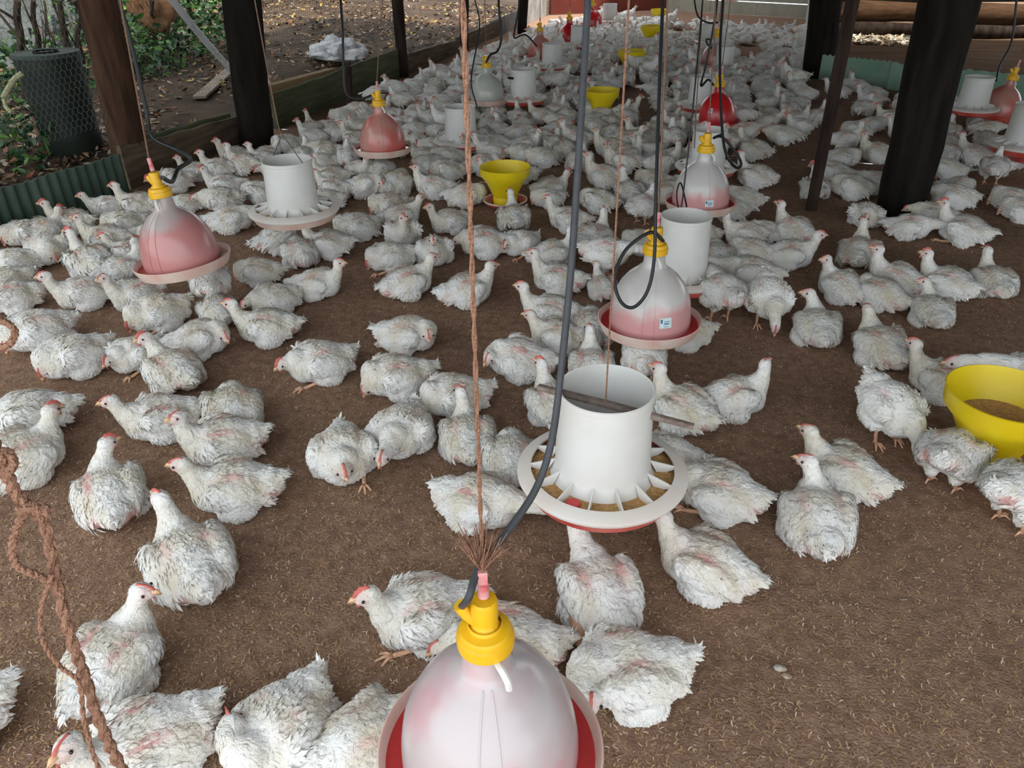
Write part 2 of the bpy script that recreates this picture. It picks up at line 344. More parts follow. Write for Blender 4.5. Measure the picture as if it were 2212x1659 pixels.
# logs and red-brown boards across the yard
wb = empty('wall_yard', (0, 0, 0)); wb.name = 'wall_far_right'; tag(wb, 'dark red-brown boarded wall with logs across the earth yard', kind='structure')
a = at(1750, 88); b = at(2300, 86)
def yardbar(name, z0, z1, m, off=0, th=.1, round_=False):
    d = (b-a); dd = d.normalized(); nrm = Vector((-dd.y, dd.x, 0)); p = a+dd*.1+nrm*off; q = b+dd*1.5+nrm*off
    if round_:
        mb = MB().tube([p+(q-p)*t+Vector((0, 0, (z0+z1)/2+.03*math.sin(9*t))) for t in np.linspace(0, 1, 24)], [(z1-z0)/2*(1+.12*math.sin(17*t)) for t in np.linspace(0, 1, 24)], 10)
        return mb.build(name, m, wb)
    c = (p+q)/2+Vector((0, 0, (z0+z1)/2)); mb = MB().box(c, ((q-p).length, th, z1-z0), (q-p).to_track_quat('X', 'Z').to_matrix()); return mb.build(name, m, wb, smooth=False)
yardbar('log', .03, .20, M_POST_R, .1, round_=True)
yardbar('log', .18, .46, mat('brown_log', (.06, .03, .016), .85, .1, 6, (.10, .055, .03), stretch=(.5, 4, 4)), .25, round_=True)
yardbar('plank', .46, .56, M_POST_D, .3)
MREDB = mat('red_board', (.06, .018, .012), .8, .2, 5, (.10, .032, .02), stretch=(.4, 5, 5))
for i in range(7): yardbar('plank', .57+i*.2, .76+i*.2, MREDB, .34+.01*(i % 2), .03)
# ---- back wall of the shed
bk = empty('wall_back', (0, 0, 0)); tag(bk, 'shed end wall of maroon and cream panels', kind='structure')
pa, pb, pc = at(1188, 32), at(1442, 22), at(1742, 40)
def backpanel(p, q, z0, z1, m, off=0):
    d = q-p; c = (p+q)/2+Vector((0, off, (z0+z1)/2)); mb = MB().box(c, (d.length-.015, .04, z1-z0-.012), d.to_track_quat('X', 'Z').to_matrix()); return mb.build('panel', m, bk, smooth=False)
pb.z = pa.z = pc.z = 0
for i in range(3): backpanel(pa.lerp(pb, i/3), pa.lerp(pb, (i+1)/3), 0, 2.6, M_RED_W)
for i in range(3):
    for z0, z1, o in ((0, .22, -.04), (.22, .34, 0), (.34, 1.1, 0), (1.1, 2.6, 0)):
        backpanel(pb.lerp(pc, i/3), pb.lerp(pc, (i+1)/3), z0, z1, M_CREAM, o)
ws = at(1750, 78); d = ws-pc; ws.z = 0
MB().box((ws+pc)/2+Vector((0, 0, .6)), ((ws-pc).length, .04, 1.2), (ws-pc).to_track_quat('X', 'Z').to_matrix()).build('panel', M_SIDEW, bk, smooth=False)

# ---- hexagonal wire netting on the left side, above the low wall
def hexnet(name, y0, y1, z0, z1, X, s, wr, label):
    vs = []; fs = []; w_ = s*math.sqrt(3); rows = int((z1-z0)/(1.5*s)); cols = int((y1-y0)/w_)
    def seg(p, q):
        p = Vector((X+.012*math.sin(p[0]*3)+.012*math.sin(p[1]*5), *p)); q = Vector((X+.012*math.sin(q[0]*3)+.012*math.sin(q[1]*5), *q)); t = (q-p).normalized(); a = Vector((1, 0, 0)); b = t.cross(a); k = len(vs)
        for e in (p, q):
            for th in (0, 2.1, 4.2): vs.append(tuple(e+(a*math.cos(th)+b*math.sin(th))*wr))
        for i in range(3): fs.append((k+i, k+(i+1) % 3, k+3+(i+1) % 3, k+3+i))
    for j in range(rows):
        for i in range(cols):
            cy = y0+w_*(i+.5*(j % 2)); cz = z0+1.5*s*j
            P = [(cy+s*math.sin(a*PI/3), cz+s*math.cos(a*PI/3)) for a in range(6)]
            seg(P[0], P[1]); seg(P[1], P[2]); seg(P[2], P[3])
    o = mesh_obj(name, vs, fs, M_WIRE); tag(o, label, 'wire netting', kind='stuff'); return o
hexnet('wire_netting', 3.0, 5.4, .42, 2.0, -4.05, .024, .0011, 'hexagonal wire netting across the left opening in front of the barrel')
hexnet('wire_netting', 5.5, 9.0, .42, 1.9, -4.05, .024, .0011, 'hexagonal wire netting between the tarred post and the slim post, before the sack')

# ------------------------------------------------------------------ chickens
def rot_ypr(yaw, pitch=0, roll=0):
    return Matrix.Rotation(yaw, 3, 'Z') @ Matrix.Rotation(-pitch, 3, 'Y') @ Matrix.Rotation(roll, 3, 'X')
ICO = {}
def ico(sub):
    if sub not in ICO:
        b = bmesh.new(); bmesh.ops.create_icosphere(b, subdivisions=sub, radius=1)
        ICO[sub] = (np.array([v.co[:] for v in b.verts]), [tuple(v.index for v in f.verts) for f in b.faces]); b.free()
    return ICO[sub]
POSES = {  # lift, head position, head yaw, head pitch, neck mid, body pitch, tail pitch
 'U':  dict(head=(.165, .0, .225), hy=0, hp=0, mid=(.14, 0, .16)),
 'V':  dict(head=(.15, .012, .255), hy=.35, hp=.12, mid=(.145, 0, .18)),
 'UL': dict(head=(.14, .028, .235), hy=1.35, hp=0, mid=(.135, .0, .17)),
 'UR': dict(head=(.14, -.028, .235), hy=-1.35, hp=0, mid=(.135, .0, .17)),
 'D':  dict(head=(.175, .0, .115), hy=0, hp=-.5, mid=(.15, 0, .125)),
 'DL': dict(head=(.135, .085, .12), hy=1.2, hp=-.4, mid=(.145, .04, .135)),
 'DR': dict(head=(.135, -.085, .12), hy=-1.2, hp=-.4, mid=(.145, -.04, .135)),
 'F':  dict(head=(.25, .0, .125), hy=0, hp=-.1, mid=(.19, 0, .13)),
 'H':  dict(head=(.14, .02, .075), hy=.5, hp=-1.2, mid=(.14, .0, .11)),
 'P':  dict(head=(.075, -.075, .175), hy=-2.3, hp=-.5, mid=(.135, -.05, .185)),
 'S':  dict(head=(.15, .0, .345), hy=0, hp=0, mid=(.14, 0, .28), lift=.09, bp=.12),
 'SF': dict(head=(.26, .0, .235), hy=0, hp=-.3, mid=(.2, 0, .25), lift=.10, bp=0),
 'SD': dict(head=(.19, .0, .075), hy=0, hp=-1.0, mid=(.19, 0, .16), lift=.09, bp=-.30),
 'L':  dict(head=(.20, .03, .20), hy=.5, hp=0, mid=(.165, .01, .165), leg=True),   # lying with one leg stretched back
}
LOD = [dict(vox=.0085, nf=5200, fl=1.0, sub=3), dict(vox=.0125, nf=1500, fl=1.45, sub=2), dict(vox=.022, nf=260, fl=2.1, sub=2)]
def build_body(pose, var, lod):
    P = POSES[pose]; L = LOD[lod]; rnd = random.Random(hash((sum(map(ord, pose)), var)) & 0xffff); r_ = lambda a: rnd.uniform(-a, a)
    lift = P.get('lift', 0); bp = P.get('bp', .06)+r_(.05)
    Rb = Matrix.Rotation(-bp, 3, 'Y'); c0 = Vector((0, 0, .088+lift))
    prims = []  # (center, radii, rotation, flow, feather length, width, lift)
    def addp(c, r, rot=None, flow=(-1, 0, -.15), fl=.024, inb=True, fw=.38, ll=.25):
        c = Vector(c)
        if inb: c = Vector((c.x*.89, c.y, c.z)); r = (r[0]*.91, r[1], r[2])
        if inb: c = c0+Rb @ (c-Vector((0, 0, .088)))
        q = (Rb if inb else Matrix.Identity(3)) @ (rot or Matrix.Identity(3))
        prims.append((c, r, q, ((Rb if inb else Matrix.Identity(3)) @ Vector(flow)).normalized(), fl, fw, ll))
    fat = 1+r_(.06)
    addp((0, 0, .088), (.142, .103*fat, .082))
    addp((.07, 0, .080), (.082, .088*fat, .074), flow=(-.6, 0, -1), fl=.02)
    for s in (1, -1):
        dr = r_(.012)
        addp((-.015, s*.082*fat, .098+dr), (.108, .034, .052), rot_ypr(s*.12, .22+r_(.12), s*.25), flow=(-1, 0, -.28), fl=.036, fw=.33, ll=.18)
        addp((-.085, s*.072*fat, .082+dr), (.07, .022, .030), rot_ypr(s*.10, .3+r_(.1)), flow=(-1, 0, -.25), fl=.045, fw=.28, ll=.15)
        addp((-.02+(.02 if lift else 0), s*.070, .045), (.078, .052, .045), flow=(-.5, 0, -1), fl=.02)
        if lift: addp((0, s*.045, .04-lift*.25), (.035, .03, .05), flow=(0, 0, -1), fl=.016)
    addp((-.12, 0, .090), (.068, .068, .056), flow=(-1, 0, 0), fl=.026)
    tp = .35+r_(.25)
    addp((-.160, 0, .108), (.042, .036, .02), rot_ypr(0, -tp), flow=(-1, 0, .35), fl=.038, fw=.26, ll=.10)
    addp((-.178, 0, .115), (.028, .030, .012), rot_ypr(0, -tp), flow=(-1, 0, .4), fl=.042, fw=.24, ll=.12)
    # neck + head
    hd = Vector((P['head'][0]-.014, P['head'][1], P['head'][2]*(.92 if P['head'][2] > .2 else 1)))+Vector((r_(.012), r_(.010), r_(.012))); md = Vector((P['mid'][0]-.014, P['mid'][1], P['mid'][2]*.95))+Vector((r_(.008), r_(.006), r_(.006)))
    nb = c0+Rb @ Vector((.090, 0, .02)); hy = P['hy']+r_(.25); hp = P['hp']+r_(.12)
    nn = 7
    for i in range(nn):
        t = (i+.4)/nn; p = nb*(1-t)**2+md*2*t*(1-t)+hd*t*t; tan = ((md-nb)*(1-t)+(hd-md)*t).normalized()
        rr = .0275+.031*(1-t)**2.4
        addp(p, (rr, rr, rr), flow=-tan-Vector((0, 0, .05)), fl=.015, inb=False, fw=.4, ll=.12)
    Rh = rot_ypr(hy, hp)
    addp(hd, (.0355, .0265, .0280), Rh, flow=Rh @ Vector((-1, 0, -.2)), fl=.007, inb=False, ll=.05)
    addp(hd+Rh @ Vector((.018, 0, -.005)), (.023, .019, .018), Rh, flow=Rh @ Vector((-1, 0, 0)), fl=.004, inb=False, ll=.02)
    iv, ifc = ico(L['sub']); V = []; Fc = []
    for (c, r, q, *_r) in prims:
        k = len(V); A = np.array(q); pts = (iv*np.array(r)) @ A.T+np.array(c); V += pts.tolist(); Fc += [tuple(i+k for i in f) for f in ifc]
    me = bpy.data.meshes.new('t'); me.from_pydata(V, [], Fc); o = bpy.data.objects.new('t', me); C.objects.link(o)
    m1 = o.modifiers.new('r', 'REMESH'); m1.mode = 'VOXEL'; m1.voxel_size = L['vox']
    m2 = o.modifiers.new('s', 'SMOOTH'); m2.factor = .5; m2.iterations = 4 if lod == 0 else 2
    dg = bpy.context.evaluated_depsgraph_get(); ev = o.evaluated_get(dg).to_mesh()
    n = len(ev.vertices); co_ = np.empty(n*3); ev.vertices.foreach_get('co', co_); co_ = co_.reshape(-1, 3)
    no = np.empty(n*3); ev.vertex_normals.foreach_get('vector', no); no = no.reshape(-1, 3)
    faces = [tuple(p.vertices) for p in ev.polygons]
    o.evaluated_get(dg).to_mesh_clear(); bpy.data.objects.remove(o); bpy.data.meshes.remove(me)
    # lumps
    seed = var*7.3+len(pose)
    for sc_, am in ((16, .009), (42, .0045)):
        dd = np.array([noise.noise(Vector((x*sc_+seed, y*sc_, z*sc_))) for x, y, z in co_]); hmask = np.clip(np.linalg.norm(co_-np.array(hd), axis=1)/.05-.5, 0, 1)
        co_ = co_+no*(dd*am*hmask)[:, None]
    co_[:, 2] = np.maximum(co_[:, 2], .001)
    # skin patches: along wing edge and rump sides, face
    def patch(c, s): 
        d = (co_-np.array(c))/np.array(s); return np.exp(-(d**2).sum(1)*1.3)
    pk = rnd.random(); skin = np.zeros(n); pw = .45+.75*pk
    for s in (1, -1):
        if rnd.random() < .8: skin += pw*patch(c0+Rb @ Vector((-.01, s*.055, .072)), (.08, .02, .02))
        if rnd.random() < .85: skin += 1.2*pw*patch(c0+Rb @ Vector((-.135, s*.055, -.012)), (.04, .035, .032))
    fn = np.array([noise.noise(Vector((x*40+seed, y*40, z*40))) for x, y, z in co_]); skin = np.clip(skin*(1+.9*fn), 0, 1)
    fc = Rh @ Vector((.012, 0, 0))+hd
    hdist = np.linalg.norm(co_-np.array(fc), axis=1)
    face_m = np.clip(1.5-hdist/.022, 0, .5)
    skin = np.maximum(skin, face_m)
    # feathers on the surface
    fv = np.array([co_[list(f)].mean(0) for f in faces]); fno = np.array([no[list(f)].mean(0) for f in faces])
    fsk = np.array([skin[list(f)].mean() for f in faces])
    rg = np.random.default_rng(var*31+len(pose)+lod)
    pc_ = np.array([list(p[0]) for p in prims]); pr = np.array([max(p[1]) for p in prims]); 
    inv = [np.array(p[2]).T for p in prims]
    D = np.stack([np.linalg.norm(((fv-pc_[k]) @ inv[k].T)/np.array(prims[k][1]), axis=1) for k in range(len(prims))], 1)
    W = np.exp(-(D-D.min(1, keepdims=True))*6); W /= W.sum(1, keepdims=True)
    flow = W @ np.array([list(p[3]) for p in prims])+np.array([0, 0, -.35]); LLs = .62; FL = W @ np.array([p[4] for p in prims]); FW = W @ np.array([p[5] for p in prims]); LL = W @ np.array([p[6] for p in prims])
    prob = (1/np.maximum(FL, .008))**1.35*(fv[:, 2] > .012)*(1-.92*np.clip(fsk*1.6, 0, 1)); prob[fno[:, 2] < -.75] = 0
    prob /= prob.sum(); idx = rg.choice(len(fv), L['nf'], p=prob)
    p = fv[idx]+rg.normal(0, L['vox']*.35, (len(idx), 3)); nn_ = fno[idx]; nn_ /= np.linalg.norm(nn_, axis=1, keepdims=True)+1e-9
    p = p-nn_*((p-fv[idx])*nn_).sum(1, keepdims=True)
    f = flow[idx]+rg.normal(0, .17, (len(idx), 3)); f -= nn_*(f*nn_).sum(1, keepdims=True); f /= np.linalg.norm(f, axis=1, keepdims=True)+1e-9
    s = np.cross(nn_, f); ln = FL[idx]*L['fl']*rg.uniform(.45, 1.1, len(idx)); wd = ln*FW[idx]*rg.uniform(.8, 1.2, len(idx)); lf = LL[idx]*LLs*rg.uniform(.1, 1.6, len(idx))
    ln = ln[:, None]; wd = wd[:, None]; lf = lf[:, None]; base = p-nn_*.001
    v0 = base-s*wd*.35; v1 = base+s*wd*.35; v2 = base+f*ln*.55+s*wd*.5+nn_*ln*(lf*.5+.03); v3 = base+f*ln*.55-s*wd*.5+nn_*ln*(lf*.5+.03); v4 = base+f*ln+nn_*ln*lf*.7
    vm = base+f*ln*.5+nn_*ln*(lf*.5+.08)
    FVt = np.stack([v0, v1, v2, v3, v4, vm], 1).reshape(-1, 3); FVt[:, 2] = np.maximum(FVt[:, 2], .002)
    K = n+np.arange(len(idx))*6
    ff = [t for k in K for t in ((k, k+1, k+5), (k+1, k+2, k+5), (k+2, k+4, k+5), (k+4, k+3, k+5), (k+3, k, k+5))] if lod == 0 else [t for k in K for t in ((k, k+1, k+2, k+3), (k+3, k+2, k+4))]
    me = bpy.data.meshes.new('chicken_body')
    me.from_pydata(co_.tolist()+FVt.tolist(), [], faces+ff)
    at_ = me.attributes.new('skin', 'FLOAT', 'POINT'); fs_ = np.clip(np.repeat(fsk[idx]*.4, 6), 0, .35)
    at_.data.foreach_set('value', np.concatenate([skin, fs_]).astype(np.float32))
    me.materials.append(M_PLUM)
    me.polygons.foreach_set('use_smooth', [True]*len(me.polygons)); me.update()
    return me, hd, Rh, lift
def head_parts(hd, Rh, lod, big):
    T = lambda vs: [hd+Rh @ (Vector(v)*1.32) for v in vs]
    out = {}
    b = MB(); L = .021
    b.add(T([(.024, .0065, .001), (.024, -.0065, .001), (.024, 0, .0085), (.024+L, 0, -.0045), (.034, .0035, .0065), (.034, -.0035, .0065)]), [(0, 1, 3), (0, 3, 4), (1, 5, 3), (4, 3, 5), (2, 4, 5), (0, 4, 2), (1, 2, 5)])
    b.add(T([(.024, .0055, -.0015), (.024, -.0055, -.0015), (.024, 0, -.0085), (.024+L*.75, 0, -.008)]), [(0, 3, 1), (0, 2, 3), (1, 3, 2)])
    out['beak'] = b
    c = MB(); n = 7; prof = [(.030-.036*i/(n-1), .006+.0135*(i/(n-1))**.6, .002+(big*(.008+.003*(i % 2)))*math.sin(PI*(i+.5)/n)) for i in range(n)]
    vs = []
    for (x, zb, h) in prof:
        for (y, z) in ((.0035, zb), (.0018, zb+h), (-.0018, zb+h), (-.0035, zb)): vs.append((x, y, z))
    c.add(T(vs), [(i*4+k, i*4+k+1, i*4+5+k, i*4+4+k) for i in range(n-1) for k in range(3)]+[(3, 2, 1, 0), (n*4-4, n*4-3, n*4-2, n*4-1)])
    out['comb'] = c
    wt = MB(); wt.ball((0, 0, 0), 1, 6, 4); wt.v = [hd+Rh @ Vector((.031+v[0]*.006, v[1]*.004, -.023+v[2]*.008*big)) for v in wt.v]; out['wattle'] = wt
    for s in (1, -1):
        e = MB(); e.ball(hd+Rh @ Vector((.0165, s*.0240, .0055)), .0048, 8, 6); out['eye%d' % s] = e
    return out
def leg_mesh(s, lift, pose):
    m = MB()
    if lift:
        k = Vector((.0, s*.045, lift*.75+.03)); a = Vector((.012, s*.048, .016))
        m.tube([k, (k+a)/2+Vector((-.004, 0, 0)), a], [.011, .0075, .0075], 7)
    else:
        a = Vector((.10, s*.060, .008)); m.tube([Vector((.02, s*.062, .02)), a], [.009, .0075], 7)
    if pose == 'L' and s > 0:
        m = MB(); a = Vector((-.245, .15, .012)); m.tube([Vector((-.05, .08, .06)), Vector((-.15, .10, .05)), a], [.03, .014, .009], 8)
    for ang, ln in ((0, .052), (.55, .042), (-.55, .042), (2.9, .022)):
        if pose == 'L' and s > 0: ang += 2.6
        d = Vector((math.cos(ang), math.sin(ang), 0))
        m.tube([a, a+d*ln*.5+Vector((0, 0, .005)), a+d*ln+Vector((0, 0, -a.z+.003))], [.0065, .005, .0028], 6)
    return m
POOL = {}
def get_proto(pose, var, lod):
    k = (pose, var, lod)
    if k in POOL: return POOL[k]
    me, hd, Rh, lift = build_body(pose, var, lod); big = (.25, 1.15, .6)[var % 3]
    parts = []
    hp = head_parts(hd, Rh, lod, big)
    if lod < 2:
        def mk(n, mb, m): 
            x = bpy.data.meshes.new(n); x.from_pydata([tuple(v) for v in mb.v], [], mb.f); x.materials.append(m); x.polygons.foreach_set('use_smooth', [True]*len(x.polygons)); parts.append((n, x))
        mk('beak', hp['beak'], M_BEAK); mk('comb', hp['comb'], M_COMB)
        if lod == 0: mk('wattle', hp['wattle'], M_COMB)
        mk('eye', hp['eye1'], M_EYE); mk('eye', hp['eye-1'], M_EYE)
        if lift or pose == 'L' or var == 1:
            for s in (1, -1):
                if lift or (pose == 'L' and s > 0) or (not lift and pose != 'L' and s > 0): mk('leg', leg_mesh(s, lift, pose), M_LEG)
    else:  # small birds: head details inside the same mesh
        b = bmesh.new(); b.from_mesh(me)
        ly = b.verts.layers.float.get('skin')
        for mi, key in ((1, 'beak'), (2, 'comb')):
            mb = hp[key]; vv = [b.verts.new(v) for v in mb.v]
            for f in mb.f:
                try: q = b.faces.new([vv[i] for i in f]); q.material_index = mi
                except ValueError: pass
        if lift:
            for s in (1, -1):
                mb = leg_mesh(s, lift, pose); vv = [b.verts.new(v) for v in mb.v]
                for f in mb.f: q = b.faces.new([vv[i] for i in f]); q.material_index = 1
        b.to_mesh(me); b.free(); me.materials.append(M_BEAK); me.materials.append(M_COMB)
    POOL[k] = (me, parts); return POOL[k]

TABLE = """
245,1425,38,UR,1.02;315,1612,184,V,1.05;600,1575,222,P,1.02;800,1600,10,F;-135,1575,180,U;915,1320,186,U,1.02;1085,1400,184,D;1295,1275,112,L,1.0;
1352,1445,200,DL,1.05;1525,1215,168,U,.98;1765,1115,108,UL,1.0;1825,1015,168,U,.98;1553,1058,176,D,.95;2055,985,80,SD,.9;2205,1065,60,SD,.95;1925,885,318,SD,.95;
2035,820,172,U,.95;2235,828,200,SF,1.12;1905,745,128,U;1765,705,106,UL,.95;1662,645,285,SD,.95;1562,635,118,SF,.92;1585,855,28,V,.95;1475,880,148,V,.95;
1195,868,112,V,.9;1122,772,168,DL,1.0;1205,722,174,U,.9;1190,672,174,U,.98;1205,600,168,V,.92;1192,548,18,V,.95;1278,790,95,V,.9;1278,708,92,H,.9;
1392,775,92,SF,.8;1470,712,195,H,.9;980,852,195,H,.95;1010,940,94,V,.92;868,928,250,F,1.0;740,978,268,D,1.0;1104,988,90,H,.9;1035,1078,332,F,1.02;
1440,985,180,H,.85;855,812,190,H,.98;880,718,345,DR,.98;688,778,196,D,1.0;375,800,112,UL,.98;290,762,215,D,.9;430,732,350,DR,.95;335,672,200,H,1.05;
575,702,168,U,.98;590,645,200,D,.9;178,630,184,U,.98;295,635,196,V,.95;455,612,90,SF,.85;472,668,100,H,.85;685,612,342,U,.9;556,585,170,H,.9;
880,608,20,U,.98;1008,625,18,U,.95;840,553,200,H,.95;938,540,272,U,.95;75,712,190,H,1.1;152,768,200,H,1.08;60,895,172,H,1.02;48,985,18,U,1.05;
238,1065,84,UR,1.02;408,1210,96,V,1.05;505,1050,164,U,1.02;480,952,174,V,.95;345,898,180,U,1.0;502,882,82,H,.95;22,640,182,H,.95;1045,522,182,D,1.0;
1125,522,228,D,.9;870,500,270,V,.98;865,465,10,U,.95;970,475,212,U,.95;768,487,195,H,1.0;708,525,168,V,.95;648,545,100,H,.9;598,515,20,UR,.95;
1228,472,168,U,.95;1310,550,350,SF,.9;1282,512,60,V,.95;1385,445,50,S,.8;1385,520,180,H,.85;1302,618,112,V,.7;1292,430,160,H,.95;1110,470,96,V,.9;
1180,425,200,H,.85;1190,405,20,U,.9;1008,420,5,H,.95;1618,502,192,U,.9;1698,495,142,V,.95;1705,548,10,U,.95;1622,545,170,H,.9;1548,552,100,H,.9;
1622,588,182,F,.98;1855,542,90,V,.95;1820,617,148,UL,.92;1902,632,150,H,.95;1938,605,164,V,.98;2045,612,164,V,.98;2015,668,112,UL,.9;2145,608,122,V,.9;
2080,497,170,V,.98;1965,487,0,F,.92;1872,462,272,D,.92;2012,460,190,D,.85;1762,405,104,V,.85;1838,402,182,H,.98;1890,392,190,H,.9;2058,420,190,D,1.0;
2188,432,170,H,.95;2120,555,20,H,.01;
88,497,20,U,.95;32,500,200,H,.95;102,538,272,H,1.0;25,565,190,H,.95;8,605,190,H,.9;152,478,150,V,.95;232,445,190,U,.9;298,440,150,V,1.0;
268,480,180,H,.95;228,515,150,V,.95;280,545,150,U,.9;192,562,108,V,1.02;262,582,20,V,.95;318,505,180,H,.8;372,388,186,D,1.0;425,368,170,V,.85;
470,362,165,V,.9;508,337,160,V,.9;485,398,168,V,.95;475,428,174,D,1.0;500,470,350,F,1.05;560,412,160,H,.95;398,438,180,H,.75;532,352,140,V,.95;
565,345,150,V,.9;575,335,20,V,.9;618,308,180,H,.95;650,335,60,V,.85;596,368,180,D,.8;680,278,100,V,.95;708,275,180,H,.9;738,248,180,H,.95;
768,238,0,DR,1.0;756,268,190,D,1.0;800,258,200,U,.85;770,302,150,V,.95;700,325,170,H,1.0;752,338,90,S,.8;692,350,190,H,.95;715,380,165,V,.95;
722,405,150,U,.95;778,366,300,U,.9;822,366,90,H,.95;700,430,180,H,.9;790,400,350,DR,1.0;855,395,60,H,1.05;838,440,190,H,.95;938,402,165,V,1.0;
935,355,172,D,.95;965,365,180,H,.95;905,238,180,H,.9;932,255,180,V,.9;965,232,190,U,.85;902,280,184,D,.95;950,285,180,H,.9;898,305,268,D,.9;
935,315,180,H,.95;920,335,182,U,.9;1045,352,10,DR,1.0;1070,372,170,U,.85;1122,372,180,H,.9;1168,338,200,H,.95;1130,330,200,D,.9;1168,295,150,H,.95;
1120,285,350,D,.95;1118,252,90,V,.95;1168,248,160,V,.95;1205,262,190,D,.9;1232,288,190,D,.9;1225,322,100,H,.95;1075,308,150,H,.95;1030,315,90,H,.9;
1054,268,60,V,.9;965,338,190,H,.95;1305,378,160,V,1.0;1318,318,170,V,.95;1385,292,170,V,.95;1398,320,190,U,.9;1348,242,20,U,1.0;1322,265,100,H,.9;
1285,272,170,H,.9;1432,350,20,V,.95;1412,392,170,H,.98;1360,412,115,V,.95;1440,258,20,U,.9;1460,292,60,V,.95;1438,412,0,U,.9;1602,248,190,S,.9;
1632,380,160,V,1.0;1628,322,150,U,1.0;1657,212,270,D,.9;1692,213,130,V,.9;1660,245,90,H,.9;1738,202,190,H,.9;1728,225,90,H,.9;1690,290,184,D,.98;
1728,272,200,U,.9;1765,250,60,V,.9;1848,280,170,H,.9;1825,300,20,V,.95;1822,338,0,H,.95;1800,372,170,D,.95;1895,328,176,V,.95;1880,215,178,U,.95;
1922,255,180,U,.9;1855,185,150,V,.8;1835,180,90,V,.75;2052,282,90,V,.8;2045,330,100,D,.9;2105,332,160,V,.95;2045,362,180,H,.9;2148,362,90,S,.85;
2185,345,0,H,.9;2205,450,180,H,.9;2130,300,90,H,.85;1955,230,170,H,.9;2070,400,0,H,.8;1950,285,180,U,.9;1662,500,182,H,.75;1520,500,182,H,.7;1570,448,180,H,.9;1605,425,170,H,.9;1480,395,170,H,.7
"""
birds = []   # (px, py, face, pose, scale, x, y, yaw)
def yaw_at(px, py, face):
    d = at(px, py); az = math.atan2(d.y, d.x); return az+math.radians(face-90)
for row in TABLE.replace('\n', '').split(';'):
    if not row.strip(): continue
    q = row.split(','); px, py, fc = float(q[0]), float(q[1]), float(q[2]); pose = q[3]; s = float(q[4]) if len(q) > 4 else 1.0
    if s < .5: continue
    h = .080+POSES[pose].get('lift', 0)*.8; p = at(px, py, h*s*.86)
    s *= .86; birds.append([px, py, fc, pose, s*1.0, p.x, p.y, yaw_at(px, py, fc)])
n_hand = len(birds)
# crowd further back: individual positions inside the areas the flock fills
def inside(p, poly):
    x, y = p; c = False
    for i in range(len(poly)):
        x1, y1 = poly[i]; x2, y2 = poly[i-1]
        if (y1 > y) != (y2 > y) and x < (x2-x1)*(y-y1)/(y2-y1)+x1: c = not c
    return c
AREAS = [[(640, 300), (700, 262), (780, 215), (860, 185), (1000, 125), (1130, 78), (1190, 48), (1300, 36), (1450, 40), (1560, 48), (1738, 62), (1745, 110), (1748, 180), (1735, 250), (1640, 262), (1575, 330), (1500, 340), (1300, 345), (1130, 335), (1000, 360), (900, 350)],
         [(1795, 185), (1900, 192), (2212, 235), (2215, 300), (2080, 320), (1990, 300), (1900, 285), (1850, 215)]]
HOLES = [[(640, 300), (715, 288), (740, 300), (660, 320)], [(1300, 132), (1392, 92), (1400, 118), (1330, 152)], [(1362, 150), (1400, 140), (1412, 300), (1370, 330), (1352, 210)],
         [(1590, 82), (1655, 85), (1655, 128), (1590, 126)], [(1600, 172), (1640, 165), (1655, 240), (1612, 250)], [(1440, 55), (1500, 48), (1500, 68), (1440, 75)], [(1130, 318), (1160, 310), (1165, 350), (1120, 350)],
         [(1655, 255), (1745, 255), (1745, 345), (1655, 345)], [(1670, 125), (1700, 120), (1712, 140), (1680, 150)]]
BLOCK = []  # ground footprints of feeders and posts, filled in below
for q in ((1765, 165, .2), (1945, 458, .2), (1752, 452, .06), (555, 312, .2), (290, 388, .12)):
    p = at(q[0], q[1]); BLOCK.append((p.x, p.y, q[2]))
cand = []; tries = 0
pts = [(b[5], b[6]) for b in birds]
rr = random.Random(11)
while tries < 60000:
    tries += 1
    A = AREAS[0] if rr.random() < .85 else AREAS[1]
    wx = rr.uniform(-3.9, 3.6); wy = rr.uniform(5.2, 16.6)
    c = R.T @ np.array([wx, wy, .09-H]); u, v = c[0]/c[2]*F+CX, c[1]/c[2]*F+CY
    inA = inside((u, v), AREAS[0]); inB = inside((u, v), AREAS[1])
    if not (inA or inB) or any(inside((u, v), h) for h in HOLES): continue
    md = (.19 if wx < -1.2 else .215) if inA else .25
    if noise.noise(Vector((wx*1.3, wy*.9, 4))) > .33: continue
    if wx < -3.72: continue
    if any((wx-a)**2+(wy-b_)**2 < md*md for a, b_ in pts): continue
    if any((wx-a)**2+(wy-b_)**2 < (r_+.1)**2 for a, b_, r_ in BLOCK): continue
    pts.append((wx, wy)); cand.append((u, v, wx, wy))
pz = ['U', 'V', 'UL', 'UR', 'D', 'DL', 'DR', 'H', 'H', 'U', 'V', 'D', 'F', 'S']
for (u, v, wx, wy) in cand:
    fc = rr.choice([rr.uniform(150, 215), rr.uniform(-30, 40), rr.uniform(0, 360), rr.uniform(60, 120)]) % 360
    az = math.atan2(wy, wx); birds.append([u, v, fc, rr.choice(pz), rr.uniform(.74, .86), wx, wy, az+math.radians(fc-90)])
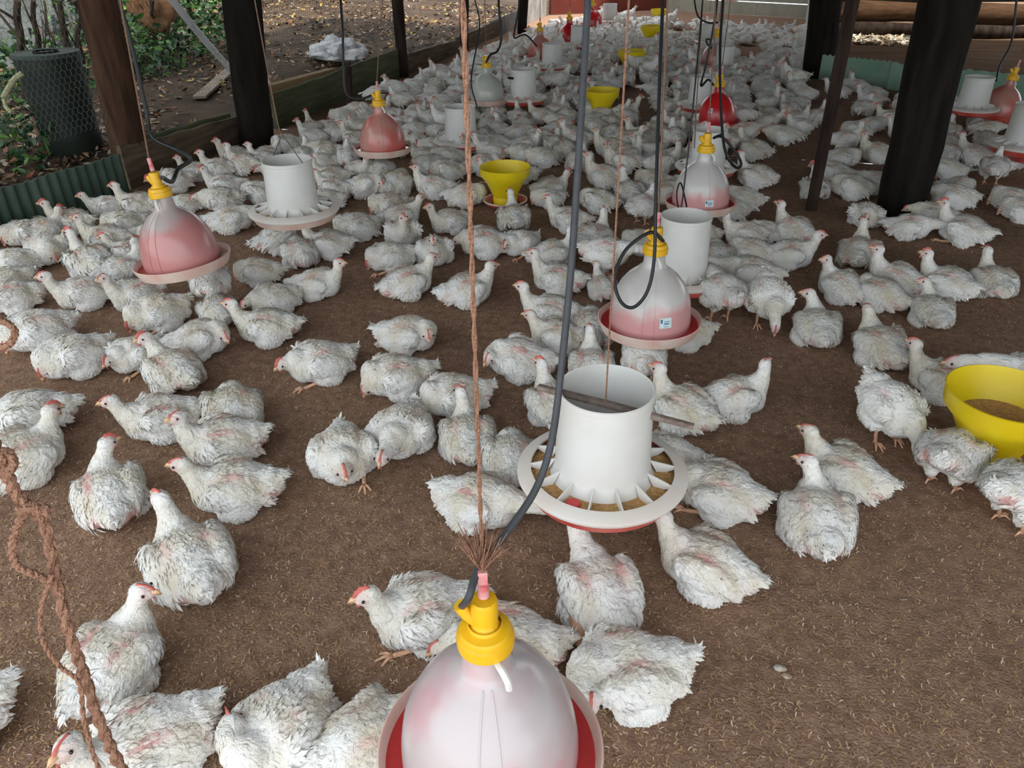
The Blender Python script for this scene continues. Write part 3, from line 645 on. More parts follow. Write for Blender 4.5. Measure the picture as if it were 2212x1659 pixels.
# keep bodies apart (sitting birds lean on each other, so a little contact stays)
P = np.array([[b[5], b[6]] for b in birds]); P0 = P.copy(); SC = np.array([b[4] for b in birds])
for it in range(12):
    for i in range(len(P)):
        d = P-P[i]; r = np.hypot(d[:, 0], d[:, 1]); lim = .20*(SC+SC[i])/2; k = (r < lim) & (r > 1e-6)
        for j in np.nonzero(k)[0]:
            if j > i:
                push = d[j]/r[j]*(lim[j]-r[j])*.25; P[j] += push; P[i] -= push
for i, b in enumerate(birds):
    b[5], b[6] = P[i]; b[5] = max(b[5], WX+.14)
    b.append(math.hypot(b[5], b[6]))
birds_near = sorted(birds, key=lambda b: b[8])
single = birds_near[:300]; rest = birds_near[300:]
N_LOD0 = 88
placed = []
def pose_words(p):
    return {'U': 'sitting head raised', 'V': 'sitting with neck stretched up', 'UL': 'sitting head turned left', 'UR': 'sitting head turned right', 'D': 'sitting head low',
            'DL': 'sitting head tucked left', 'DR': 'sitting head tucked right', 'F': 'sitting neck stretched forward', 'H': 'resting with head hidden low', 'P': 'preening its back',
            'S': 'standing head raised', 'SF': 'standing neck stretched forward', 'SD': 'standing head down pecking', 'L': 'lying with one leg stretched back'}[p]
def face_words(f):
    f %= 360; return ['facing right', 'facing right and away', 'facing away', 'facing left and away', 'facing left', 'facing left and forward', 'facing the camera', 'facing right and forward'][int(((f+22.5) % 360)//45)]
for i, b in enumerate(single):
    lod = 0 if i < N_LOD0 else (1 if i < 215 else 2)
    var = i % (4 if lod == 0 else 3)
    me, parts = get_proto(b[3], var, lod)
    o = bpy.data.objects.new('chicken', me); C.objects.link(o)
    tz = lump(b[5], b[6]); o.location = (b[5], b[6], tz-.002); o.rotation_euler = (0, 0, b[7]); s = b[4]*(1+.03*((i*37) % 7-3)/3); o.scale = (s, s*(1 if (i % 2) else 1.0), s)
    for n, pm in parts:
        c = bpy.data.objects.new(n, pm); C.objects.link(c); c.parent = o
    placed.append((o, b))
# the farthest birds past the 300 largest: one joined mesh
vs = []; fsx = []; mi = []; sk = []; k0 = 0
for i, b in enumerate(rest):
    me, _p = get_proto(b[3], i % 3, 2)
    n = len(me.vertices); a = np.empty(n*3); me.vertices.foreach_get('co', a); a = a.reshape(-1, 3)*b[4]
    c_, s_ = math.cos(b[7]), math.sin(b[7]); x = a[:, 0]*c_-a[:, 1]*s_+b[5]; y = a[:, 0]*s_+a[:, 1]*c_+b[6]
    vs.append(np.stack([x, y, a[:, 2]], 1)); fsx += [tuple(v+k0 for v in p.vertices) for p in me.polygons]; mi += [p.material_index for p in me.polygons]
    q = np.empty(n, dtype=np.float32); me.attributes['skin'].data.foreach_get('value', q); sk.append(q); k0 += n
if vs:
    me = bpy.data.meshes.new('chicken_flock'); me.from_pydata(np.concatenate(vs).tolist(), [], fsx)
    a = me.attributes.new('skin', 'FLOAT', 'POINT'); a.data.foreach_set('value', np.concatenate(sk))
    for m in (M_PLUM, M_BEAK, M_COMB): me.materials.append(m)
    me.polygons.foreach_set('material_index', mi); me.polygons.foreach_set('use_smooth', [True]*len(me.polygons)); me.update()
    o = bpy.data.objects.new('chicken_flock', me); C.objects.link(o); tag(o, 'distant crowd of small white chickens sitting at the far end of the shed', 'chicken', kind='stuff')
print('birds', len(birds), 'hand', n_hand, 'single', len(single), 'rest', len(rest), 'protos', len(POOL))

# ------------------------------------------------------------------ hanging ropes and hoses
LAND = []   # landmarks for the bird labels: (x, y, words)
def rope(name, pts, r, m, label, cat='rope', n=6, jitter=.12, fuzz=0, spl=8, parent=None):
    P_ = spline(pts, spl) if len(pts) > 2 else [Vector(pts[0]).lerp(Vector(pts[1]), t) for t in np.linspace(0, 1, 50)]
    mb = MB().tube(P_, r, n, jitter=jitter)
    if fuzz:
        for i in range(fuzz):
            p = random.choice(P_); d = Vector((random.gauss(0, 1), random.gauss(0, 1), random.gauss(0, 1))).normalized()
            mb.tube([p, p+d*r*random.uniform(2, 4)], [r*.12, r*.05], 3, cap=False)
    o = mb.build(name, m); p0 = Vector(P_[0])
    o.data.transform(Matrix.Translation(-p0)); o.location = p0
    if parent is None: tag(o, label, cat)
    return o

# ------------------------------------------------------------------ bell drinkers
def drinker(pcx, pcy, wpx, kind, pan_m, label, rot=0, tilt=(0, 0), D=.38, hose=None, sticker=None, detail=True, rope_px=None, rope_m=None, words=None, hook=True, depth=None, rope_top=None):
    z = depth or D*F/wpx; p = at(pcx, pcy, z=z)
    g = max(p.z, .10); p.z = g
    rt = empty('bell_drinker', p, (tilt[0], tilt[1], rot)); k = D/.38; rt.scale = (k, k, k)
    tag(rt, label, 'drinker', 'bell drinkers hanging over the litter')
    pan = MB().lathe([(.125, .004), (.150, -.018), (.176, -.020), (.188, .004), (.1935, .022), (.190, .0245), (.186, .020), (.180, .004), (.168, -.008), (.150, -.008), (.128, .010)], 56).build('drinking_trough', pan_m, rt)
    MB().lathe([(.146, .002), (.180, .004)], 48).build('water', M_WATER, rt)
    prof = [(.149, -.004), (.1505, .02), (.149, .055), (.143, .095), (.132, .13), (.115, .163), (.092, .192), (.067, .213), (.048, .225), (.040, .237), (.037, .262), (.036, .285)]
    MB().lathe(prof, 56).build('bell', M_BELL[kind], rt)
    if detail:
        for a in (-1.45, -1.72, 1.5, 1.78):
            mb = MB().tube([Vector(((r+.0005)*math.cos(a), (r+.0005)*math.sin(a), zz)) for r, zz in prof[:9]], .0016, 4); mb.build('seam', M_BELL[kind], rt)
    cap = empty('cap', (0, 0, 0)); cap.parent = rt
    MB().lathe([(.040, .276), (.0445, .278), (.0455, .292), (.0445, .298), (.0415, .300), (.0415, .306), (.0385, .312), (.027, .316), (.025, .322)], 32).build('collar', M_YCAP, cap)
    nb = MB().lathe([(.0262, .314), (.020, .324), (.019, .329), (.021, .331), (.0212, .366), (.019, .372), (.0, .373)], 12); nb.build('nut', M_YCAP, cap)
    inl = MB().tube([(-.012, .0, .326), (-.026, .004, .338), (-.036, .006, .356)], [.011, .0105, .0115], 10); inl.build('inlet', M_YCAP, cap)
    MB().tube([(0, 0, .378), (0, 0, .402)], [.009, .008], 10).box((0, 0, .413), (.014, .007, .026)).build('hanger', mat_hang, rt)
    if hook:
        a = hook if hook is not True else -1.3; c = Vector((.040*math.cos(a), .040*math.sin(a), 0))
        MB().tube(spline([c+Vector((0, 0, .272)), c*1.35+Vector((0, 0, .272)), c*1.6+Vector((0.004, 0, .258)), c*1.62+Vector((.006, 0, .242))], 5), .0062, 8).build('hook', M_WHITEP, rt)
    if sticker:
        a0, z0, z1, wd = sticker; st = empty('sticker'); st.parent = rt
        def rz(zz): 
            for (r1, y1), (r2, y2) in zip(prof, prof[1:]):
                if y1 <= zz <= y2: return r1+(r2-r1)*(zz-y1)/(y2-y1)
            return .1
        def patchm(nm, a_0, a_1, zz0, zz1, off, m):
            vs = [((rz(q)+off)*math.cos(a_), (rz(q)+off)*math.sin(a_), q) for q in np.linspace(zz0, zz1, 5) for a_ in np.linspace(a_0, a_1, 5)]
            mesh_obj(nm, vs, [(j*5+i, j*5+i+1, j*5+i+6, j*5+i+5) for j in range(4) for i in range(4)], m, st)
        da = wd/.15; dz = z1-z0
        patchm('label_paper', a0, a0+da, z0, z1, .0016, M_LABEL)
        patchm('label_mark', a0+da*.08, a0+da*.24, z0+dz*.5, z1-dz*.12, .0022, M_BLUE)
        patchm('label_line', a0+da*.36, a0+da*.80, z0+dz*.38, z0+dz*.50, .0022, M_BLUE)
        patchm('label_line', a0+da*.36, a0+da*.86, z0+dz*.62, z0+dz*.68, .0022, M_BLUE)
        patchm('label_line', a0+da*.36, a0+da*.70, z0+dz*.14, z0+dz*.19, .0022, M_BLUE)
    LAND.append((p.x, p.y, words or label.split(' hanging')[0]))
    top = Matrix.LocRotScale(rt.location, rt.rotation_euler, rt.scale) @ Vector((0, 0, .424))
    if rope_px is not False:
        q = top.copy(); q.z = ROOF_Z-.1
        if top.y > 6.5: rope_px = None
        if rope_px: q = at_y(rope_px[0], rope_px[1], top.y+.0)
        if q.z > ROOF_Z-.1: q = top+(q-top)*((ROOF_Z-.1-top.z)/(q.z-top.z))
        elif rope_px: q = top+(q-top)*((ROOF_Z-.1-top.z)/max(.05, q.z-top.z))
        rope('twine', [top, top.lerp(q, .5)+Vector((.004, 0, 0)), q], .0035, rope_m or M_TWINED, 'thin brown twine holding the '+(words or 'drinker'), 'twine')
    return rt, p
mat_hang = mat('hanger_pink_white', (.72, .45, .45), .4, .4, 30, (.66, .12, .14))
D1, p1 = drinker(1060, 1625, 475, 'near', M_RIM, 'largest white drinker, pink stained bell and yellow cap, cut by the bottom edge', rot=.35, rope_px=False, words='nearest drinker', hook=-1.15)
D2, p2 = drinker(1402, 697, 219, 'pinkwhite', M_RIM, 'white drinker with pink lower bell and a black hose loop, behind the tube feeder', rot=.1, sticker=(-1.32, .05, .088, .045), words='hose loop drinker', rope_px=(1440, 0))
D3, p3 = drinker(397, 568, 200, 'pink', M_RIM, 'pink bell drinker tilted to one side, nearest on the left', rot=0, tilt=(.0, -.10), words='tilted pink drinker', rope_px=(258, 0))
D4, p4 = drinker(828, 322, 123, 'faded', M_RIM, 'faded pink bell drinker beside the left wall with a hose draped to it', rot=.6, words='faded pink drinker', rope_px=(826, 0))
D5, p5 = drinker(1512, 440, 152, 'pinkwhite', M_RIM, 'white and pink bell drinker with sticker, behind the second tube feeder column', rot=.5, sticker=(-1.85, .03, .065, .045), words='white sticker drinker', rope_px=(1545, 0))
drinker(1545, 270, 102, 'red', M_REDPAN, 'bright red bell drinker with a white sticker in the middle row', rot=0, sticker=(-2.0, .10, .135, .035), words='bright red drinker', rope_px=(1552, 0))
drinker(1540, 165, 72, 'pink', M_REDPAN, 'pale pink bell drinker behind the bright red one', rot=0, words='pale pink drinker', rope_px=(1549, 0), detail=False)
drinker(1166, 166, 66, 'faded', M_REDPAN, 'half white half red bell drinker left of the tall grey hose', words='half red drinker', rope_px=(1150, 0), detail=False)
drinker(1053, 217, 92, 'white', M_RIM, 'milky white bell drinker on the left with a cream trough', words='milky white drinker', rope_px=(1040, 0), detail=False)
drinker(1229, 103, 60, 'red', M_REDP, 'dark red bell drinker in front of the maroon end wall, left of the hose', words='front dark red drinker', rope_px=(1222, 0), detail=False)
drinker(1279, 63, 52, 'red', M_REDP, 'dark red bell drinker right behind the grey hose', words='rear dark red drinker', rope_px=(1275, -30), detail=False)
drinker(1345, 34, 42, 'red', M_REDP, 'small red bell drinker against the maroon end wall', words='small red far drinker', rope_px=(1342, -30), detail=False)
drinker(1570, 66, 42, 'pink', M_REDPAN, 'small pink bell drinker before the cream end wall', words='small pink far drinker', rope_px=(1562, -20), detail=False)
drinker(2146, 272, 100, 'faded', M_REDPAN, 'faded red bell drinker leaning in the right pen', tilt=(0, .12), words='leaning right pen drinker', rope_px=(2190, 0), detail=False)
drinker(2225, 375, 120, 'red', M_REDPAN, 'red bell drinker cut by the right edge of the photo', words='right edge red drinker', rope_px=False, detail=False)
# nearest drinker: jute twine with a frayed bow, black hose
top = p1+Vector((0, 0, .425)); q = at_y(1000, 0, top.y); q = top+(q-top)*((ROOF_Z-.1-top.z)/(q.z-top.z))
def jute(name, pts, r, label, fuzz=150, spl=14):
    P_ = spline(pts, spl) if len(pts) > 2 else [Vector(pts[0]).lerp(Vector(pts[1]), t) for t in np.linspace(0, 1, 160)]
    mb = MB(); m = len(P_)
    for s in (0, PI):
        Q = []
        for i, p in enumerate(P_):
            t = (P_[min(i+1, m-1)]-P_[max(i-1, 0)]).normalized(); a = t.orthogonal().normalized(); b = t.cross(a); th = i*.9+s
            Q.append(p+(a*math.cos(th)+b*math.sin(th))*r*.45)
        mb.tube(Q, r*.62, 6, jitter=.12)
    for i in range(fuzz):
        p = random.choice(P_); d = Vector((random.gauss(0, 1), random.gauss(0, 1), random.gauss(0, 1))).normalized()
        mb.tube([p, p+d*r*random.uniform(1.2, 2.6)], [r*.09, r*.04], 3, cap=False)
    o = mb.build(name, M_TWINE); p0 = Vector(P_[0]); o.data.transform(Matrix.Translation(-p0)); o.location = p0; tag(o, label, 'twine'); return o
tw = jute('jute_twine', [top, q], .0034, 'orange jute twine holding the nearest drinker, frayed above its cap', 500)
mb = MB()
for i in range(70):
    a = random.uniform(0, 2*PI); e = random.uniform(.012, .045); mb.tube([top+Vector((0, 0, .002)), top+Vector((math.cos(a)*e*.4, math.sin(a)*e*.4, .03)), top+Vector((math.cos(a)*e, math.sin(a)*e*.6, random.uniform(.045, .085)))], [.0016, .0012, .0006], 4, cap=False)
fr = mb.build('frayed_end', M_TWINE); fr.data.transform(Matrix.Translation(-tw.location)); fr.parent = tw
def px_path(L): return [at(x, y, z=z) for (x, y, z) in L]
capz = (Matrix(R.tolist()).transposed() @ (p1+Vector((-.036, 0, .36))-Vector((0, 0, H)))).z
inlet = D1.matrix_basis @ Vector((-.034, .006, .350))
rope('black_hose', [inlet]+px_path([(1013, 1290, 1.10), (1035, 1228, 1.12), (1095, 1150, 1.15), (1158, 1055, 1.18), (1192, 950, 1.19), (1212, 800, 1.2), (1232, 600, 1.2), (1246, 400, 1.2), (1260, 180, 1.2), (1270, 0, 1.2), (1280, -180, 1.2)]), .0058, M_HOSEG, 'thick grey-black hose rising from the nearest drinker to the roof', 'hose', n=12, jitter=0)
i2 = D2.matrix_basis @ Vector((.002, -.012, .345)); zc = 2.75
rope('black_hose', [i2]+px_path([(1432, 520, 2.68), (1405, 502, 2.66), (1352, 540, 2.66), (1328, 600, 2.66), (1340, 650, 2.66), (1368, 664, 2.66), (1398, 630, 2.64), (1413, 560, 2.62), (1417, 420, 2.6), (1424, 200, 2.6), (1432, 0, 2.6), (1436, -80, 2.6)]), .0062, M_HOSE, 'thin black hose looped round the white and pink drinker in the middle', 'hose', n=10, jitter=0)
i3 = D3.matrix_basis @ Vector((.034, .0, .35))
rope('black_hose', [i3]+px_path([(372, 392, 3.2), (385, 365, 3.3), (412, 345, 3.45), (385, 325, 3.6), (330, 297, 3.6), (318, 250, 3.55), (300, 165, 3.5), (280, 80, 3.45), (258, 0, 3.4), (250, -60, 3.4)]), .009, M_HOSE, 'black hose hanging down to the tilted pink drinker', 'hose', n=8, jitter=0)
i4 = D4.matrix_basis @ Vector((.0, .0, .36))
rope('black_hose', [i4]+px_path([(838, 200, 5.1), (820, 198, 5.1), (780, 214, 5.1), (748, 200, 5.1), (742, 140, 5.05), (740, 60, 5.0), (736, 0, 5.0), (735, -60, 5.0)]), .0085, M_HOSE, 'black hose drooping along the left wall to the faded pink drinker', 'hose', n=8, jitter=0)
rope('black_hose', px_path([(1050, 135, 6.6), (1060, 118, 6.6), (1075, 110, 6.6), (1083, 80, 6.6), (1078, 20, 6.5), (1076, -30, 6.5)]), .010, M_HOSE, 'black hose hanging to the milky white drinker', 'hose', n=6, jitter=0)
rope('black_hose', px_path([(1030, 230, 6.2), (1018, 170, 6.2), (1036, 60, 6.2), (1026, 0, 6.1), (1024, -20, 6.1)]), .006, M_HOSE, 'thin black cord left of the milky white drinker', 'cord', n=6, jitter=0)
rope('black_hose', px_path([(1160, 100, 9), (1135, 75, 9), (1112, 82, 9), (1112, 65, 9), (1120, 20, 9), (1122, -20, 9)]), .010, M_HOSE, 'black hose arching to the half red drinker', 'hose', n=6, jitter=0)
rope('black_hose', px_path([(1560, 290, 4.4), (1542, 298, 4.4), (1560, 296, 4.35), (1590, 330, 4.35), (1601, 355, 4.35), (1590, 362, 4.35), (1572, 340, 4.3), (1562, 300, 4.3), (1556, 200, 4.3), (1556, 90, 4.3), (1562, 0, 4.3), (1562, -60, 4.3)]), .008, M_HOSE, 'black hose hooked in an oval loop beside the sticker drinker', 'hose', n=8, jitter=0)
rope('black_hose', px_path([(1542, 185, 6.2), (1530, 172, 6.2), (1514, 185, 6.2), (1525, 140, 6.2), (1545, 40, 6.1), (1552, -30, 6.1)]), .009, M_HOSE, 'black hose with a small hook above the bright red drinker', 'hose', n=6, jitter=0)
rope('black_hose', px_path([(1538, 105, 8.5), (1528, 95, 8.5), (1526, 85, 8.5), (1534, 86, 8.5), (1533, 100, 8.5), (1545, 30, 8.5), (1550, -20, 8.5)]), .009, M_HOSE, 'thin black hose curling above the pale pink drinker', 'hose', n=6, jitter=0)
rope('black_hose', px_path([(1552, 48, 10), (1530, 49, 10), (1508, 35, 10), (1500, 0, 10), (1500, -20, 10)]), .011, M_HOSE, 'black hose curving to the small pink far drinker', 'hose', n=6, jitter=0)
rope('black_hose', px_path([(2152, 175, 6.4), (2160, 140, 6.4), (2185, 90, 6.4), (2196, 0, 6.3), (2198, -40, 6.3)]), .009, M_HOSE, 'black hose hanging into the right pen', 'hose', n=6, jitter=0)
rope('black_hose', px_path([(1905, 398, 4.9), (1884, 392, 4.85), (1882, 402, 4.85), (1898, 412, 4.9)]), .006, M_HOSE, 'short black hook of wire on the thickest right post', 'wire hook', n=6, jitter=0)
rope('twine', px_path([(1500, 320, 4.2), (1506, 200, 4.2), (1515, 60, 4.2), (1520, -40, 4.2)]), .003, M_TWINED, 'thin dark cord left of the sticker drinker twine', 'twine')

# ------------------------------------------------------------------ tube feeders
def feeder(bx, by, wpx, label, h=None, D=.42, big=True, rot=0, words=None, tube_w=None, pan_m=None, tilt=(0, 0), n_sp=14, loc=None, body_m=None, stick=False, hgt=.25, panrim=None):
    p = loc or at(bx, by, z=D*F/wpx)
    if h is not None and loc is None: p = at(bx, by, h+.05); p.z = h
    rt = empty('tube_feeder', p, (tilt[0], tilt[1], rot)); tag(rt, label, 'feeder', 'white tube feeders along the shed')
    k = D/.42; rt.scale = (k, k, k)
    bm_ = body_m or M_WHITEP
    MB().lathe([(0, 0), (.15, .0), (.185, .012), (.203, .042), (.2065, .052), (.202, .053), (.196, .040), (.175, .016), (.14, .006), (0, .006)], 64).build('pan', pan_m or M_REDPAN, rt)
    rim = MB().lathe([(.207, .044), (.212, .050), (.2125, .056), (.208, .060), (.184, .069), (.178, .070), (.1775, .064), (.205, .052)], 64)
    rim.build('rim_ring', panrim or M_RIMW, rt)
    MB().lathe([(0, .05), (.12, .052), (.16, .054), (.188, .046), (.196, .040)], 48).build('feed', M_FEED, rt)
    skirt = MB().lathe([(.134, .045), (.124, .062), (.119, .080), (.118, .086)], 56).build('skirt', bm_, rt)
    for i in range(n_sp):
        a = 2*PI*(i+.3)/n_sp; q = Matrix.Rotation(a, 3, 'Z'); t = .0016
        vs = [q @ Vector(v) for v in ((.116, -t, .088), (.116, t, .088), (.182, -t, .0695), (.182, t, .0695), (.182, -t, .062), (.182, t, .062), (.140, -t, .045), (.140, t, .045))]
        mesh_obj('spoke', vs, [(0, 1, 3, 2), (2, 3, 5, 4), (4, 5, 7, 6), (6, 7, 1, 0), (0, 2, 4, 6), (1, 7, 5, 3)], bm_, rt)
    MB().lathe([(.118, .083), (.1175, .10), (.111, hgt+.03), (.1145, hgt+.032), (.1145, hgt+.044), (.1115, hgt+.046), (.1075, hgt+.043), (.1075, hgt+.02), (.113, .11), (.113, .08)], 64).build('tube', bm_, rt)
    LAND.append((p.x, p.y, words or label)); return rt, p
FE1, f1 = feeder(1298, 1052, 357, 'nearest tube feeder, red pan with white spokes, a stick across its white tube', rot=.1, words='nearest tube feeder')
st = MB().tube([FE1.matrix_basis @ Vector((-.165, .02, .268)), FE1.matrix_basis @ Vector((0, -.01, .256)), FE1.matrix_basis @ Vector((.205, -.045, .238))], [.0085, .0095, .0085], 8, jitter=.12).build('stick', M_STICK)
tag(st, 'grey-brown stick pushed through the top of the nearest tube feeder', 'stick')
mb = MB().lathe([(0, .0), (.016, 0), (.018, .006), (.018, .014), (.015, .018), (0, .018)], 20); kn = mb.build('red_knob', M_REDP, FE1); kn.location = (-.055, -.148, .045)
tp_ = FE1.matrix_basis @ Vector((0, -.01, .264)); q = tp_.copy(); q.z = ROOF_Z-.1
rope('twine', [tp_, tp_.lerp(q, .5), q], .0022, M_TWINE, 'thin orange twine rising from the stick of the nearest tube feeder', 'twine')
FE2, f2 = feeder(640, 475, 190, 'white tube feeder with a cream dish, behind the tilted pink drinker', words='left tube feeder', rot=.4, pan_m=M_RIM, hgt=.24)
rope('twine', [f2+Vector((0, 0, .38)), f2+Vector((-.02, 0, .62)), f2+Vector((-.05, 0, ROOF_Z-.1-f2.z))], .003, M_TWINED, 'thin twine over the left tube feeder', 'twine')
mb = MB()
for q_ in ((-.10, .05, .285), (.10, -.03, .285)): mb.tube([f2+Vector((0, 0, .40)), f2+Vector(q_)], .0025, 5)
sw = mb.build('hanging_wire', M_WIRE); tag(sw, 'twisted wire handle over the left tube feeder', 'wire')
feeder(1470, 592, 190, 'white tube feeder directly behind the white drinker with the hose loop', words='second tube feeder', h=.10, D=.40, hgt=.29)
q = at(1468, 470, z=3.55); rope('cord', [q, at(1478, 400, z=3.5), at(1500, 200, z=3.4), at(1518, 0, z=3.4), at(1524, -80, z=3.4)], .004, M_HOSE, 'dark knotted cord above the second tube feeder', 'cord')
mb = MB().tube(spline([at(1468, 465, z=3.55), at(1462, 420, z=3.5), at(1470, 395, z=3.5), at(1480, 430, z=3.52), at(1487, 468, z=3.6)], 6), .004, 5); o = mb.build('cord', M_HOSE); tag(o, 'tangled dark cord hooked in the second tube feeder top', 'cord')
feeder(995, 318, 0, 'plain white tube feeder among the crowd right of the faded pink drinker', words='lone mid-left tube feeder', loc=at(997, 318, .06), D=.42)
FE_M, _ = feeder(1125, 222, 0, 'white tube feeder with a black peg beside the milky white drinker', words='milky drinker tube feeder', loc=at(1130, 224, .10), D=.42)
_f = [o for o in bpy.data.objects if o.name.startswith('tube_feeder')][-1]; _f = FE_M; MB().tube([(-.125, -.03, .22), (-.06, -.118, .232)], .010, 6).build('peg', M_POST_D, _f)
feeder(1190, 150, 0, 'white small left tube feeder', words='small left tube feeder', loc=at(1192, 152, .08), D=.40)
feeder(1247, 105, 0, 'white tube feeder behind the dark red drinker and grey hose', words='far left tube feeder', loc=at(1250, 106, .06), D=.40)
feeder(1316, 50, 0, 'white tube feeder in front of the maroon end wall', words='maroon wall tube feeder', loc=at(1316, 52, .08), D=.42)
feeder(1527, 388, 0, 'white tube feeder behind the white and pink sticker drinker', words='third row tube feeder', loc=at(1524, 375, .08), D=.40)
feeder(1515, 238, 0, 'white fourth row tube feeder', words='fourth row tube feeder', loc=at(1512, 238, .08), D=.40)
feeder(1560, 140, 0, 'narrow white narrow tube feeder', words='narrow tube feeder', loc=at(1562, 152, .06), D=.36)
feeder(1532, 95, 0, 'white tube feeder far back between the hoses', words='farthest tube feeder', loc=at(1530, 98, .06), D=.38)
feeder(2098, 238, 0, 'white tube feeder in the right pen beside the thickest post', words='right pen tube feeder', loc=at(2095, 246, .14), D=.40)
feeder(2200, 320, 0, 'white tube feeder on a red pan at the right edge', words='right edge tube feeder', loc=at(2205, 330, .14), D=.44)

# ------------------------------------------------------------------ yellow bowl feeders
def bowl(rx, ry, base_px, wpx, label, words, rot=0, Rr=.15):
    b = at(*base_px); rt = empty('bowl_feeder', (b.x, b.y, .012), (0, 0, rot)); tag(rt, label, 'feeder', 'yellow bowl feeders on red pans'); k = Rr/.15; rt.scale = (k, k, k)
    MB().lathe([(0, 0), (.10, 0), (.122, .012), (.130, .030), (.126, .030), (.116, .012), (.09, .006), (0, .006)], 48).build('pan', M_REDPAN, rt)
    MB().lathe([(.1295, .026), (.1345, .030), (.1335, .036), (.1265, .036), (.1255, .030)], 48).build('rim_ring', M_RIMW, rt)
    MB().lathe([(.072, .008), (.074, .052), (.072, .056), (.080, .075), (.118, .150), (.148, .185), (.151, .225), (.1535, .232), (.1495, .233), (.146, .226), (.143, .188), (.112, .152), (.074, .078), (.066, .056), (.066, .010)], 64).build('bowl', M_YBOWL, rt)
    MB().lathe([(0, .150), (.05, .146), (.108, .146)], 32).build('feed', M_FEED, rt)
    mb = MB().lathe([(.09, .010), (.10, .016), (.112, .012)], 32); mb.build('feed', M_FEED, rt)
    LAND.append((b.x, b.y, words)); return rt
bowl(0, 0, (2122, 1008), 0, 'largest yellow bowl feeder with feed and a chicken eating, at the right edge', 'largest yellow bowl', Rr=.17)
bowl(0, 0, (1092, 446), 0, 'yellow bowl feeder on a red pan in the middle, left of the tall hose', 'middle yellow bowl', Rr=.152)
bowl(0, 0, (1298, 256), 0, 'yellow bowl feeder just right of the grey hose, second row back', 'second yellow bowl')
bowl(0, 0, (1362, 160), 0, 'yellow bowl feeder in the bare lane, third from the end wall', 'third yellow bowl', Rr=.155)
bowl(0, 0, (1405, 98), 0, 'yellow bowl feeder second from the maroon end wall', 'fifth yellow bowl', Rr=.155)
bowl(0, 0, (1422, 52), 0, 'farthest yellow bowl feeder by the maroon end wall', 'farthest yellow bowl', Rr=.14)

# ------------------------------------------------------------------ near jute twine at the lower left
def npx(L): return [at(x, y, z=z) for (x, y, z) in L]
jute('jute_twine', npx([(-25, 930, .50), (10, 1010, .50), (38, 1070, .51), (95, 1130, .52), (120, 1250, .53), (150, 1370, .54), (182, 1460, .55), (215, 1560, .56), (252, 1640, .57), (300, 1720, .58)]), .0042, 'thick blurred orange jute twine hanging close at the lower left corner', 160, spl=10)
jute('jute_twine', npx([(95, 1125, .515), (62, 1100, .51), (30, 1160, .51), (35, 1220, .515), (88, 1245, .52), (110, 1260, .525)]), .0028, 'loop of orange twine beside the knot at the left edge', 60)
jute('jute_twine', npx([(112, 1240, .52), (88, 1320, .53), (95, 1390, .53), (130, 1440, .54), (170, 1475, .54), (182, 1560, .55), (205, 1640, .555), (240, 1720, .56)]), .0018, 'thin orange twine strand beside the thick lower left twine', 60)
jute('jute_twine', npx([(-20, 985, .50), (15, 975, .50), (30, 1000, .50), (12, 1025, .50), (-20, 1020, .50)]), .003, 'small orange twine loop at the left edge above the knot', 30)
jute('jute_twine', npx([(40, 1105, .51), (75, 1095, .51), (105, 1105, .51)]), .004, 'knot of orange twine near the left edge', 60)
jute('jute_twine', npx([(-20, 695, .62), (10, 695, .62), (32, 715, .62), (18, 745, .62), (-20, 752, .62)]), .003, 'round orange twine loop at the left edge halfway up', 30)

# ------------------------------------------------------------------ outside on the left
bp_ = at(165, 332); bz = gz(bp_.x, bp_.y); br = empty('barrel', (bp_.x, bp_.y, bz-.01)); tag(br, 'dark green barrel with a flat lid standing outside the left fence', 'barrel')
MB().lathe([(0, 0), (.205, 0), (.212, .02), (.208, .10), (.214, .12), (.208, .14), (.214, .36), (.220, .60), (.224, .68), (.219, .70)], 48).build('body', M_BARREL, br)
MB().lathe([(.228, .685), (.231, .70), (.226, .715), (.205, .712), (.200, .708), (0, .712)], 48).build('lid', M_LID, br)
MB().lathe([(.085, .712), (.088, .722), (.080, .724), (.077, .713)], 32).build('lid_ring', M_POST_D, br)
LAND.append((WX+.1, bp_.y-.1, 'green barrel'))
# white pole, board on ground, sack
a, b = at(505, 158, .25), at_x(360, -12, -4.6); b = at(365, 0, z=5.2)
o = MB().tube([at(505, 158, z=6.6), at(440, 85, z=6.0), at(365, -8, z=5.3), at(350, -30, z=5.2)], .026, 10).build('white_pole', mat('white_paint', (.62, .63, .64), .5, .3)); tag(o, 'leaning white pole outside, behind the thick tarred post', 'pole')
o = MB().tube(spline([at(566, 152, z=7.4), at(575, 166, z=7.3), at(586, 192, z=7.2)], 5), .022, 8).build('white_pipe', M_SACK); tag(o, 'short bent white pipe right of the tarred post', 'pipe')
pa_, pb_ = at(432, 218), at(508, 160); pa_.z = gz(pa_.x, pa_.y)+.03; pb_.z = gz(pb_.x, pb_.y)+.05; d = pb_-pa_
o = MB().box((0, 0, 0), (d.length, .13, .025)).build('old_board', mat('dusty_board', (.16, .13, .10), .9, .1, 8, (.24, .2, .16), bump=.4), smooth=False); o.rotation_mode = 'QUATERNION'; o.rotation_quaternion = d.to_track_quat('X', 'Z'); o.location = (pa_+pb_)/2; tag(o, 'dusty old board lying on the leaves left of the tarred post', 'board')
c = at(735, 140); c.z = gz(c.x, c.y)+.02
b_ = bmesh.new(); bmesh.ops.create_icosphere(b_, subdivisions=5, radius=1)
